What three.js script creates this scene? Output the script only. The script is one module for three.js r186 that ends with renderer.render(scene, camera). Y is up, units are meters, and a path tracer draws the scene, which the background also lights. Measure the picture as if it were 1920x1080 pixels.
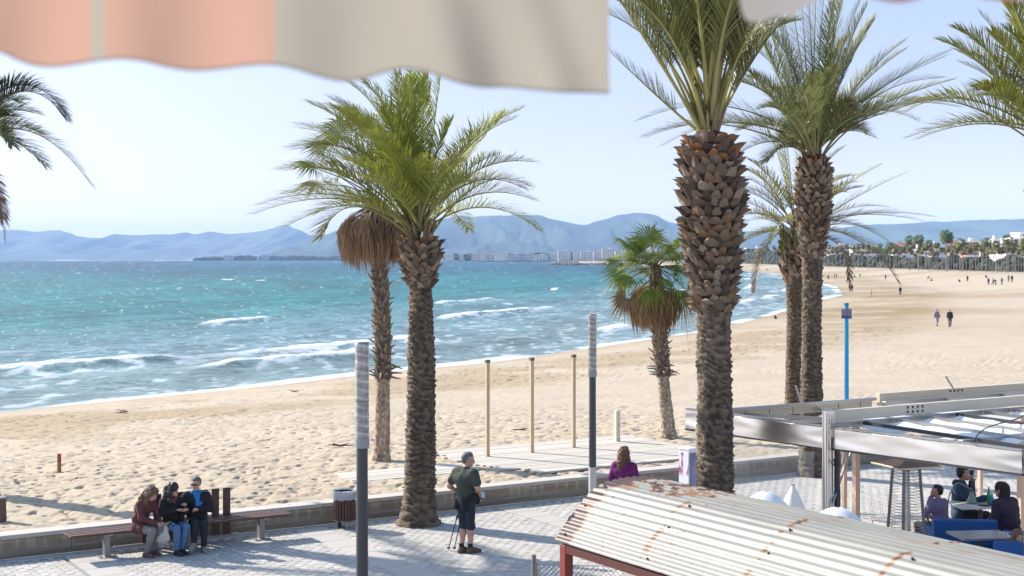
import * as THREE from 'three';
import { mergeGeometries, mergeVertices } from 'three/addons/utils/BufferGeometryUtils.js';
import { RoundedBoxGeometry } from 'three/addons/geometries/RoundedBoxGeometry.js';

// ---------- camera, sky, sun, exposure ----------
const F = 2600, YH = 486.5, CY = 7.54, PY = 2.4;          // lens in pixels of a 1920 frame, horizon row, eye height, promenade height (sea = 0)
const scene = new THREE.Scene();
const camera = new THREE.PerspectiveCamera(2 * Math.atan(540 / F) * 180 / Math.PI, 16 / 9, 0.1, 40000);
camera.position.set(0, CY, 0); camera.lookAt(0, CY, -1);
camera.setViewOffset(1920, 1080, 0, 540 - YH, 1920, 1080);   // shift lens: verticals stay vertical
camera.focus = 27; camera.userData.fStop = 3.4;
const renderer = new THREE.WebGLRenderer({ antialias: true });
renderer.toneMapping = THREE.LinearToneMapping; renderer.toneMappingExposure = 1.7;
renderer.shadowMap.enabled = true;
const SUN = new THREE.Vector3(-0.853 * Math.cos(0.56), Math.sin(0.56), -0.522 * Math.cos(0.56)).normalize();
const sun = new THREE.DirectionalLight(new THREE.Color(1, 0.94, 0.85), 5.0);
sun.position.copy(SUN).multiplyScalar(120).add(new THREE.Vector3(0, 0, -30)); sun.target.position.set(0, 0, -30);
sun.castShadow = true; sun.shadow.mapSize.set(4096, 4096); sun.shadow.radius = 1;
Object.assign(sun.shadow.camera, { left: -60, right: 60, top: 60, bottom: -60, near: 1, far: 400 });
scene.add(sun, sun.target);
{ // clear winter sky: pale at the horizon and round the sun, blue overhead
  const w = 1024, h = 512, d = new Float32Array(w * h * 4);
  const hor = [0.49, 0.55, 0.645], zen = [0.055, 0.185, 0.46];
  for (let j = 0; j < h; j++) for (let i = 0; i < w; i++) {
    const el = ((j + 0.5) / h - 0.5) * Math.PI, az = ((i + 0.5) / w - 0.5) * 2 * Math.PI;
    const y = Math.sin(el), x = Math.cos(el) * Math.cos(az), z = Math.cos(el) * Math.sin(az);
    const c = Math.max(0, x * SUN.x + y * SUN.y + z * SUN.z), k = Math.pow(Math.max(y, 0), 0.5), o = (j * w + i) * 4;
    const glow = 0.8 * Math.pow(c, 4) + 0.5 * Math.pow(c, 40), low = 0.5 * Math.exp(-Math.max(el, 0) / 0.06);
    const wisp = 0;
    for (let q = 0; q < 3; q++) d[o + q] = hor[q] + (zen[q] - hor[q]) * k + glow * [1, 0.97, 0.92][q] + low * [1.1, 0.8, 0.62][q] + wisp;
    d[o + 3] = 1;
  }
  const t = new THREE.DataTexture(d, w, h, THREE.RGBAFormat, THREE.FloatType);
  t.mapping = THREE.EquirectangularReflectionMapping; t.magFilter = t.minFilter = THREE.LinearFilter; t.needsUpdate = true;
  scene.background = t; scene.environment = t;
}
scene.fog = new THREE.FogExp2(new THREE.Color().setRGB(0.43, 0.66, 1.0), 6.8e-5);

// ---------- helpers ----------
const V = (x, y, z) => new THREE.Vector3(x, y, z);
const { lerp, clamp, smoothstep: sst } = THREE.MathUtils;
let seed = 7; const rnd = () => { seed = (seed + 0x6D2B79F5) | 0; let t = Math.imul(seed ^ (seed >>> 15), 1 | seed); t = (t + Math.imul(t ^ (t >>> 7), 61 | t)) ^ t; return ((t ^ (t >>> 14)) >>> 0) / 4294967296; };
const rr = (a, b) => a + (b - a) * rnd();
const hash = (x, y) => { let h = Math.imul(x | 0, 374761393) ^ Math.imul(y | 0, 668265263); h = Math.imul(h ^ (h >>> 13), 1274126177); return ((h ^ (h >>> 16)) >>> 0) / 4294967296; };
const vn = (x, y) => { const i = Math.floor(x), j = Math.floor(y), a = x - i, b = y - j, u = a * a * (3 - 2 * a), v = b * b * (3 - 2 * b); const p = hash(i, j), q = hash(i + 1, j), r = hash(i, j + 1), s = hash(i + 1, j + 1); return p + (q - p) * u + (r - p) * v + (p - q - r + s) * u * v; };
const fbm = (x, y, n = 4) => { let s = 0, a = 0.5; for (let i = 0; i < n; i++) { s += a * vn(x, y); a *= 0.5; x = x * 2.03 + 17.1; y = y * 2.03 + 5.3; } return s / (1 - Math.pow(0.5, n)); };
const at = (x, y, d) => V((x - 960) / F * d, CY - (y - YH) / F * d, -d);            // a pixel at a depth
const gd = (y, h) => F * (CY - h) / (y - YH);                                       // depth where that pixel row meets height h
const gp = (x, y, h) => at(x, y, gd(y, h));
const used = {};
const numbered = (n) => { const k = used[n] = (used[n] ?? -1) + 1; return k ? n + '_' + String(k).padStart(3, '0') : n; };
function tag(o, label, category, group, kind) { if (label) o.userData.label = label; if (category) o.userData.category = category; if (group) o.userData.group = group; if (kind) o.userData.kind = kind; return o; }
function thing(name, label, category, pos = V(0, 0, 0), turn = 0, group) { const o = new THREE.Group(); o.name = numbered(name); o.position.copy(pos); o.rotation.y = turn; scene.add(o); return tag(o, label, category, group); }
function part(name, geo, mat, parent) { const g = Array.isArray(geo) ? merge(geo) : geo; const m = new THREE.Mesh(g, mat); m.name = parent ? name : numbered(name); m.castShadow = m.receiveShadow = true; (parent ?? scene).add(m); return m; }
function struct(name, geo, mat) { return tag(part(name, geo, mat), null, null, null, 'structure'); }
function merge(list) { const any = list.some((g) => g.attributes.color), idx = list.map((g) => { g = g.index ? g.toNonIndexed() : g; for (const k of Object.keys(g.attributes)) if (!['position', 'normal', 'uv', 'color'].includes(k)) g.deleteAttribute(k); if (!g.attributes.uv) g.setAttribute('uv', new THREE.BufferAttribute(new Float32Array(g.attributes.position.count * 2), 2)); if (any && !g.attributes.color) g.setAttribute('color', new THREE.BufferAttribute(new Float32Array(g.attributes.position.count * 3).fill(1), 3)); return g; }); return mergeGeometries(idx); }
const box = (w, h, d, x = 0, y = 0, z = 0, ry = 0, bev = 0) => { const g = bev ? new RoundedBoxGeometry(w, h, d, 1, Math.min(bev, w / 2.1, h / 2.1, d / 2.1)) : new THREE.BoxGeometry(w, h, d); if (ry) g.rotateY(ry); g.translate(x, y, z); return g; };
function bar(p, q, r0, r1 = r0, n = 8, open = false) { const l = p.distanceTo(q), g = new THREE.CylinderGeometry(r1, r0, l, n, 1, open); g.translate(0, l / 2, 0); g.applyQuaternion(new THREE.Quaternion().setFromUnitVectors(V(0, 1, 0), q.clone().sub(p).normalize())); g.translate(p.x, p.y, p.z); return g; }
function beam(p, q, w, h, bev = 0) { const l = p.distanceTo(q), g = bev ? new RoundedBoxGeometry(w, h, l, 1, bev) : new THREE.BoxGeometry(w, h, l); g.translate(0, 0, l / 2); const m = new THREE.Matrix4().lookAt(q, p, V(0, 1, 0)); m.setPosition(p); return g.applyMatrix4(m); }
function tint(g, c) { const n = g.attributes.position.count, a = new Float32Array(n * 3); for (let i = 0; i < n; i++) a.set(c, i * 3); g.setAttribute('color', new THREE.BufferAttribute(a, 3)); return g; }
function geom(pos, idx, col, uv) { const g = new THREE.BufferGeometry(); g.setAttribute('position', new THREE.Float32BufferAttribute(pos, 3)); if (idx) g.setIndex(idx); if (col) g.setAttribute('color', new THREE.Float32BufferAttribute(col, 3)); g.setAttribute('uv', uv ? new THREE.Float32BufferAttribute(uv, 2) : new THREE.BufferAttribute(new Float32Array(pos.length / 3 * 2), 2)); g.computeVertexNormals(); return g; }
const rgb = (r, g, b) => new THREE.Color().setRGB(r, g, b);
const M = (r, g, b, rough = 0.8, more = {}) => new THREE.MeshStandardMaterial({ color: rgb(r, g, b), roughness: rough, side: THREE.DoubleSide, ...more });
const MP = (r, g, b, rough = 0.8, more = {}) => new THREE.MeshPhysicalMaterial({ color: rgb(r, g, b), roughness: rough, side: THREE.DoubleSide, ...more });
function tex(w, h, fn, srgb = false) { const d = new Uint8Array(w * h * 4); for (let j = 0; j < h; j++) for (let i = 0; i < w; i++) { const c = fn(i / w, j / h, i, j), o = (j * w + i) * 4; d[o] = clamp(c[0], 0, 1) * 255; d[o + 1] = clamp(c[1], 0, 1) * 255; d[o + 2] = clamp(c[2], 0, 1) * 255; d[o + 3] = 255; } const t = new THREE.DataTexture(d, w, h); t.wrapS = t.wrapT = THREE.RepeatWrapping; t.magFilter = THREE.LinearFilter; t.minFilter = THREE.LinearMipmapLinearFilter; if (srgb) t.colorSpace = THREE.SRGBColorSpace; t.needsUpdate = true; return t; }
const grey = (f) => (u, v, i, j) => { const k = f(u, v, i, j); return [k, k, k]; };
// tileable fbm
const tf = (u, v, f, n = 4) => { let s = 0, a = 0.5; for (let q = 0; q < n; q++) { const x = u * f, y = v * f, i = Math.floor(x), j = Math.floor(y), p = x - i, r = y - j, A = p * p * (3 - 2 * p), B = r * r * (3 - 2 * r), h = (m, k) => hash(((m % f) + f) % f + q * 131, ((k % f) + f) % f + q * 57); s += a * lerp(lerp(h(i, j), h(i + 1, j), A), lerp(h(i, j + 1), h(i + 1, j + 1), A), B); a *= 0.5; f *= 2; } return s / (1 - Math.pow(0.5, n)); };
const noiseTex = tex(512, 512, grey((u, v) => tf(u, v, 8, 6)));
const rep = (t, x, y = x) => { const c = t.clone(); c.repeat.set(x, y); c.needsUpdate = true; return c; };
// along-wall frame: u runs along the sea wall, v towards the sea
const TH = 0.5586, CU = Math.cos(TH), SU = Math.sin(TH), P0X = -8.757, P0D = 23.72;
const UV = (u, v, h) => V(P0X + u * CU - v * SU, h, -(P0D + u * SU + v * CU));
const toUV = (X, D) => [(X - P0X) * CU + (D - P0D) * SU, -(X - P0X) * SU + (D - P0D) * CU];
// waterline: x of the shore at a depth
const SHD = [20, 50, 68.3, 78.7, 87.5, 102, 117.4, 143, 192, 301, 370, 560, 933, 1400, 1700, 2100, 3000, 4300], SHX = [-60, -38, -25.2, -17.9, -12.1, -2.4, 6.3, 18.7, 36.2, 71.4, 86, 119, 155, 172, 165, 140, 120, 110];
function shoreX(D) { let i = 0; while (i < SHD.length - 2 && D > SHD[i + 1]) i++; return lerp(SHX[i], SHX[i + 1], (D - SHD[i]) / (SHD[i + 1] - SHD[i])); }
const shoreS = (X, D) => { const x = shoreX(D), g = (shoreX(D + 5) - shoreX(D - 5)) / 10; return (X - x) / Math.sqrt(1 + g * g); };   // > 0 on land
function sandH(X, D) {
  const s = shoreS(X, D) + 1.2 * (vn(X * 0.08 + 9, D * 0.05) - 0.5), v = toUV(X, D)[1];
  if (s <= 0) return Math.max(s * 0.06, -3);
  const t = s / (s + Math.max(v - 7, 0.01));
  return 2.7 * Math.pow(t, 0.85) + 2.4 * sst(s, 22, 58) * sst(D, 200, 330);
}
// ---------- setting: sand, sea, promenade ----------
{ // beach: one sheet, finer near the eye
  const rows = [], az0 = -0.47, az1 = 0.5, NC = 700;
  for (let D = 22; D < 72; D *= 1.0023) rows.push(D);
  for (let D = 72; D < 1800; D *= 1.014) rows.push(D);
  for (let D = 1800; D < 4600; D *= 1.06) rows.push(D);
  const pos = [], col = [], idx = [], ok = new Uint8Array(rows.length * (NC + 1));
  for (let j = 0; j < rows.length; j++) for (let i = 0; i <= NC; i++) {
    const D = rows[j], X = D * Math.tan(lerp(az0, az1, i / NC)), [u, v] = toUV(X, D), s = shoreS(X, D), n = j * (NC + 1) + i;
    ok[n] = v > 0.2 && s > -14 - D * 0.02 && v > -1e9 ? 1 : 0;
    let h = 0, c = [0.5, 0.4, 0.28];
    if (ok[n]) {
      h = sandH(X, D);
      const dry = sst(s, 2, 9), big = fbm(X * 0.12 + 3, D * 0.05 + 8, 3), near = sst(140 - D, 0, 100);
      const trod = dry * near * (0.4 + 0.6 * sst(big, 0.35, 0.6));
      if (near > 0 && s > -1) {
        const a = vn(X * 4.4, D * 4.0), b = vn(X * 9.5 + 40, D * 8.5), e = fbm(X * 1.1, D * 1.1, 2);
        const f = vn(X * 6.2 + 11, D * 5.4 + 5); h += trod * (0.015 * (e - 0.5) - 0.034 * sst(a, 0.66, 0.82) + 0.012 * sst(1 - a, 0.5, 0.8) - 0.06 * sst(f, 0.74, 0.86) - 0.03 * sst(b, 0.7, 0.86) + 0.014 * (b - 0.5));
        const [ru] = [u]; h += 0.05 * sst(0.9 - v, 0, 0.6) * fbm(u * 1.6, 3, 3) - 0.02;
      }
      // colour of the sand itself: damp by the water, a belt of darker drift, pale above
      const damp = sst(6 - s, 0, 5.5), belt = sst(s, 3, 8) * sst(27 - s, 0, 10), bl = belt * sst(fbm(X * 0.16, D * 0.16 + 30, 4), 0.33, 0.55);
      const far = sst(D, 90, 200), band = far * sst(fbm(X * 0.02 + D * 0.016, D * 0.012 - X * 0.006 + 4, 4), 0.48, 0.66);
      const wr = s + 1.5 * (fbm(X * 0.2, D * 0.2, 3) - 0.5), wrack = near * 0.4 * sst(0.5 - Math.abs(wr - 2.2), 0, 0.4) * sst(fbm(X * 0.5, D * 0.5 + 3, 3), 0.45, 0.6), speck = near > 0 ? (vn(X * 5, D * 2.2) > 0.8 ? (hash(X * 9, D * 9)) * 0.5 * (0.25 + belt) * dry : 0) + wrack : 0;
      const pat = fbm(X * 0.7, D * 0.35 + 77, 4) - 0.5;
      const k = 1 + pat * 0.22 - 0.17 * damp - 0.21 * bl - 0.2 * band - speck;
      c = [0.432 * k, (0.346 - 0.03 * bl - 0.022 * band - 0.012 * damp) * k, (0.244 - 0.06 * bl - 0.048 * band - 0.03 * damp) * k];
    }
    pos.push(X, h, -D); col.push(...c);
  }
  for (let j = 0; j < rows.length - 1; j++) for (let i = 0; i < NC; i++) { const a = j * (NC + 1) + i, b = a + 1, c = a + NC + 1, d = c + 1; if (ok[a] && ok[b] && ok[c] && ok[d]) idx.push(a, b, d, a, d, c); }
  const g = mergeVerts(geom(pos, idx, col));
  struct('beach', g, M(1, 1, 1, 0.95, { vertexColors: true }));
}
function mergeVerts(g) { // drop vertices that no face uses
  const n = g.attributes.position.count, map = new Int32Array(n).fill(-1), id = g.index.array, keep = []; let k = 0;
  const ni = new Uint32Array(id.length); for (let i = 0; i < id.length; i++) { if (map[id[i]] < 0) { map[id[i]] = k++; keep.push(id[i]); } ni[i] = map[id[i]]; }
  const o = new THREE.BufferGeometry(); for (const nm of ['position', 'normal', 'color', 'uv']) { const a = g.attributes[nm]; if (!a) continue; const b = new Float32Array(k * a.itemSize); for (let i = 0; i < k; i++) for (let q = 0; q < a.itemSize; q++) b[i * a.itemSize + q] = a.array[keep[i] * a.itemSize + q]; o.setAttribute(nm, new THREE.BufferAttribute(b, a.itemSize)); } o.setIndex(new THREE.BufferAttribute(ni, 1)); return o;
}
{ // sea: rows evenly spaced in 1/depth so that swell is resolved near and far
  const NR = 470, NC = 620, pos = [], col = [], idx = [], ok = [];
  for (let j = 0; j < NR; j++) for (let i = 0; i <= NC; i++) {
    const q = lerp(F * CY / 58, F * CY / 9500, j / (NR - 1)), D = F * CY / q, X = D * Math.tan(lerp(-0.47, 0.47, i / NC));
    const s = shoreS(X, D), off = -s, near = sst(900 - D, 0, 700);
    const f1 = fbm(X * 0.03, D * 0.03, 3);
    // swell that runs up towards the shore
    const ph = off * 0.5 + 5 * fbm(X * 0.02 + 5, D * 0.02, 3), sw = Math.sin(ph);
    let h = near * (0.08 * sw + 0.24 * (fbm(X * 0.25 + D * 0.05, D * 0.36, 4) - 0.5)) + 0.11 * (vn(X * 0.9, D * 1.1) - 0.5) * sst(300 - D, 0, 200);
    h *= sst(off, 0, 8);
    // breakers in lines along the shore
    let foamSparkle = 0; const lace = fbm(X * 1.0, D * 0.45, 4);
    for (const [o, len, thr, wd] of [[10, 0.06, 0.6, 1.8], [21, 0.05, 0.57, 4.0], [35, 0.06, 0.6, 2.4], [57, 0.06, 0.65, 2.4]]) {
      const line = o + 9 * (fbm(X * 0.012 + o, D * 0.012, 3) - 0.5), m = sst(fbm(X * len + D * len * 0.6 + o * 3, o, 2), thr, thr + 0.14);
      const dd = off - line; if (m > 0) { const cr = Math.exp(-dd * dd / 5); h += 0.45 * cr * m * sst(off, 3, 10);
        if (dd < 1.2 && dd > -wd * 2.2) foamSparkle = Math.max(foamSparkle, m * sst(1 - Math.max(0, -dd) / (wd * 2.2), 0, 0.9) * (dd > -0.7 ? 0.45 + 0.55 * sst(lace, 0.3, 0.5) : 0.6 * sst(lace, 0.42, 0.6))); }
    }
    // lacy remains of foam between the breakers, and the swash at the edge
    const zone = sst(46 - off, 0, 22); foamSparkle = Math.max(foamSparkle, zone * 0.4 * sst(lace + 0.3 * (f1 - 0.5) + 0.25 * (vn(X * 2.2, D * 1.1) - 0.5), 0.55, 0.75));
    const edge = 0.2 + 1.3 * vn(X * 0.12, D * 0.1); if (off < edge + 0.3 && off > -4) foamSparkle = Math.max(foamSparkle, sst(edge + 0.3 - off, 0, 0.5) * (0.5 + 0.5 * lace) * sst(fbm(X * 0.1 + 2, D * 0.1, 3), 0.36, 0.58));
    // whitecaps further out, plus white flecks painted in as sun sparkle
    if (off > 30) { const cx = X / (5 + D * 0.016), cz = D / (2.5 + D * 0.03), w = fbm(cx, cz * 1.3, 3); foamSparkle = Math.max(foamSparkle, 0.9 * sst(w + 0.05 * (vn(X * 1.5, D * 0.9) - 0.5), 0.83, 0.87)); if (hash(i * 3 + 1, j * 7 + 2) > 0.992 - 0.012 * sst(-X / D, 0, 0.3)) foamSparkle = Math.max(foamSparkle, rr(0.1, 0.6)); }
    // colour of the water: sandy shallows, turquoise, deep blue-green
    const shal = sst(34 - off, 0, 26), mid = sst(off, 26, 90), deep = sst(D, 120, 1100), pt = 0.8 + 0.4 * fbm(X * 0.05 / (1 + D * 0.004), D * 0.09 / (1 + D * 0.01), 4) + 0.5 * (vn(X * 0.5 / (1 + D * 0.01), D * 0.9 / (1 + D * 0.015)) - 0.5);
    let c = [lerp(0.115, 0.012, mid), lerp(0.2, 0.138, mid), lerp(0.212, 0.13, mid)];
    c = [lerp(c[0], 0.003, deep) + 0.04 * shal, lerp(c[1], 0.072, deep) + 0.02 * shal, lerp(c[2], 0.108, deep) + 0.0 * shal];
    const chopShade = 1 + 0.5 * (hash(i >> 1, j * 5 + (i >> 3)) - 0.5) + 0.75 * (vn(i * 0.22 + j * 3.1, j * 0.9) - 0.5); c = c.map((k, q2) => lerp(k * pt * chopShade, [0.82, 0.84, 0.85][q2], clamp(foamSparkle, 0, 1)));  // light and dark of the ripples painted into the water colour
    h += foamSparkle * 0.03;
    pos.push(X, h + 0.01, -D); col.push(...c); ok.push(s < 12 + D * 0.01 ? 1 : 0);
  }
  for (let j = 0; j < NR - 1; j++) for (let i = 0; i < NC; i++) { const a = j * (NC + 1) + i, b = a + 1, c = a + NC + 1, d = c + 1; if (ok[a] && ok[b] && ok[c] && ok[d]) idx.push(a, b, d, a, d, c); }
  const uv = []; for (let q = 0; q < pos.length; q += 3) uv.push(pos[q] / 24, pos[q + 2] / 16); const g = mergeVerts(geom(pos, idx, col, uv));
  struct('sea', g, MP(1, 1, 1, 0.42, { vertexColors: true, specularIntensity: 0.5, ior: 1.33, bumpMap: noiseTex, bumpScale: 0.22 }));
}
const mPaver = M(0.435, 0.405, 0.365, 0.85), mBand = M(0.445, 0.41, 0.362, 0.85, { bumpMap: rep(noiseTex, 3), bumpScale: 0.004 });
const promenade = struct('promenade', (() => { const g = new THREE.BoxGeometry(90, 0.3, 40); g.translate(20, -0.172, 19.9); return g; })(), M(0.24, 0.23, 0.215, 0.95));
promenade.position.copy(UV(0, 0, PY)); promenade.rotation.y = TH;
{ // concrete pavers 12 x 24 cm between plain bands; one joined sheet of real blocks
  const bands = [1.0, 5.3, 9.75, 14.1, 18.5, -3.3], bw = 0.56, blk = new RoundedBoxGeometry(0.111, 0.05, 0.229, 1, 0.008), list = [];
  for (let u = -4; u < 26; u += 0.122) { if (bands.some((b) => u > b - 0.005 && u < b + bw + 0.005)) continue; let k = 0; const sh = (Math.round(u / 0.122) & 1) * 0.121; for (let v = 0.42 + sh; v < 9; v += 0.242) list.push([u, v]); }
  const im = new THREE.InstancedMesh(blk, mPaver, list.length), m = new THREE.Matrix4(), e = new THREE.Euler();
  list.forEach(([u, v], i) => { m.makeRotationFromEuler(e.set(rr(-.012, .012), rr(-.01, .01), rr(-.012, .012))); m.setPosition(u, -0.022 + rr(-.0025, .0025), v); im.setMatrixAt(i, m); const k = rr(0.86, 1.1); im.setColorAt(i, rgb(k * rr(.98, 1.03), k, k * rr(.96, 1.02))); });
  im.name = 'paver'; im.castShadow = im.receiveShadow = true; im.userData.kind = 'stuff'; promenade.add(im);
  for (const b of bands) for (let v = 0.42; v < 9; v += 0.62) part('paving_slab', box(bw - 0.01, 0.05, 0.61, b + bw / 2, -0.019, v + 0.2, 0, 0.006), mBand, promenade);
  for (let u = -4; u < 26; u += 0.62) part('paving_slab', box(0.61, 0.05, 0.3, u, -0.024, 0.155, 0, 0.006), mBand, promenade);
}
{ // low sea wall with coping
  const t = thing('sea_wall', 'low weathered concrete wall with pale coping between the promenade and the sand', 'wall', UV(0, 0, PY), TH);
  const cm = tex(1024, 256, (u, v) => { const n = tf(u, v, 8, 6), st = sst(tf(u, 0.3, 64, 3), 0.52, 0.7) * sst(v, 0.15, 0.9) * tf(u, v, 16, 3), k = 0.76 + 0.32 * (n - 0.5) + 0.25 * st - 0.12 * (1 - v); return [k, k * 0.93, k * 0.82]; }, true);
  const wm = M(0.62, 0.6, 0.56, 0.95, { map: cm, bumpMap: rep(noiseTex, 2), bumpScale: 0.006 });
  for (let u = -6; u < 40; u += 2.4) { const g = box(2.392, 0.34, 0.3, u + 1.2, 0.17, -0.15); const uv = g.attributes.uv; for (let i = 0; i < uv.count; i++) uv.setXY(i, (uv.getX(i) * 2.4 + u) / 6, uv.getY(i)); part('wall_panel', g, wm, t); }
  const km = M(0.5, 0.45, 0.385, 0.9, { bumpMap: rep(noiseTex, 2), bumpScale: 0.004 });
  for (let u = -6; u < 40; u += 1.2) part('coping_stone', box(1.194, 0.075, 0.4, u + 0.6, 0.3785 + rr(-.002, .002), -0.16, 0, 0.012), km, t);
}
// ---------- far land ----------
function ridge(name, pts, D, rough, color, depth, base = 0) { // a mountain range from its outline: a strip of terrain that climbs to the crest and falls behind it
  const x0 = pts[0][0], x1 = pts[pts.length - 1][0], NX = 420, NZ = 26, pos = [], idx = [], col = [];
  const prof = (x) => { let i = 0; while (i < pts.length - 2 && x > pts[i + 1][0]) i++; const [a, b] = pts[i], [c, d] = pts[i + 1], t = clamp((x - a) / (c - a), 0, 1), k = t * t * (3 - 2 * t); return lerp(b, d, lerp(t, k, 0.6)); };
  for (let j = 0; j <= NZ; j++) for (let i = 0; i <= NX; i++) {
    const x = lerp(x0, x1, i / NX), t = j / NZ, X = (x - 960) / F * D, crest = (YH - prof(x)) / F * D, z = t < 0.75 ? t / 0.75 : 1 - (t - 0.75) / 0.25 * 0.8;
    const n = fbm(X * 0.0022 + t * 2, t * 5 + x * 0.004, 5), rid = 1 - Math.abs(2 * fbm(X * 0.003 + 1.3 * t, t * 2.2, 4) - 1);
    const h = base + crest * Math.pow(z, 0.85) * (1 - rough * (1 - Math.pow(z, 3)) * (1.1 - rid) * 1.2) + (n - 0.5) * crest * 0.12;
    pos.push(X, Math.max(h, -2), -(D + (t - 0.75) * depth)); const k = 0.3 + 1.4 * sst(n, 0.3, 0.7); col.push(color[0] * k, color[1] * k, color[2] * k);
  }
  for (let j = 0; j < NZ; j++) for (let i = 0; i < NX; i++) { const a = j * (NX + 1) + i, c = a + NX + 1; idx.push(a, a + 1, c + 1, a, c + 1, c); }
  return struct(name, geom(pos, idx, col), M(1, 1, 1, 1, { vertexColors: true }));
}
ridge('mountains', [[-500, 440], [-200, 425], [15, 429], [60, 430], [115, 429], [150, 440], [195, 442], [220, 435], [265, 437], [320, 436], [350, 431], [370, 436], [395, 430], [435, 435], [490, 431], [538, 419], [560, 428], [585, 437], [640, 436], [720, 446], [900, 470]], 16500, 0.85, [0.06, 0.075, 0.055], 5200);
ridge('mountains', [[560, 470], [600, 440], [637, 428], [700, 424], [760, 418], [833, 407], [867, 400], [889, 404], [927, 401], [970, 397], [1008, 397], [1040, 406], [1090, 418], [1130, 408], [1165, 397], [1195, 394], [1225, 397], [1255, 412], [1290, 426], [1340, 440], [1440, 470]], 12500, 0.85, [0.05, 0.07, 0.05], 4200);
ridge('mountains', [[1240, 460], [1330, 436], [1400, 430], [1480, 428], [1560, 425], [1620, 418], [1700, 415], [1740, 413], [1790, 412], [1850, 408], [1920, 406], [2050, 402], [2300, 418]], 11000, 0.8, [0.045, 0.065, 0.05], 3800);
ridge('hills', [[820, 486], [880, 474], [1000, 470], [1140, 468], [1300, 466], [1500, 462], [1700, 458], [1900, 455], [2200, 455]], 8200, 0.4, [0.07, 0.085, 0.055], 1600);
struct('far_shore', (() => { const a = []; a.push(box(1500, 3, 3200, 640, 0.6, -5900)); a.push(box(520, 2.4, 60, 40, 0.2, -4330)); return a; })(), M(0.5, 0.44, 0.36, 1));
struct('headland', (() => { const g = box(700, 5, 300, -1165, 0, -6600); return g; })(), M(0.6, 0.55, 0.48, 1));
// ---------- palms ----------
const mLeaf = MP(1, 1, 1, 0.8, { vertexColors: true, transmission: 0.45, thickness: 0, specularIntensity: 0.4, clearcoat: 0.4, clearcoatRoughness: 0.35 });
const mRachis = M(1, 1, 1, 0.6, { vertexColors: true });
const mDead = MP(1, 1, 1, 0.9, { vertexColors: true, transmission: 0.25, thickness: 0 });
const trunkBump = tex(256, 512, grey((u, v) => 0.5 * tf(u, v, 8, 5) + 0.5 * tf(u * 1, v, 32, 3)));
const mTrunk = M(1, 1, 1, 0.95, { vertexColors: true, bumpMap: rep(trunkBump, 3, 8), bumpScale: 0.02 });
const mBoots = [[0.2, 0.145, 0.1], [0.14, 0.1, 0.068], [0.28, 0.215, 0.155], [0.085, 0.06, 0.042], [0.2, 0.125, 0.07]].map((c) => M(...c, 0.95, { bumpMap: rep(trunkBump, 1, 1), bumpScale: 0.012 }));
const mBootHot = [[0.28, 0.12, 0.045], [0.2, 0.11, 0.05], [0.12, 0.08, 0.05]].map((c) => M(...c, 0.9));
const bez = (a, b, c, t) => V(0, 0, 0).addScaledVector(a, (1 - t) * (1 - t)).addScaledVector(b, 2 * t * (1 - t)).addScaledVector(c, t * t);
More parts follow.
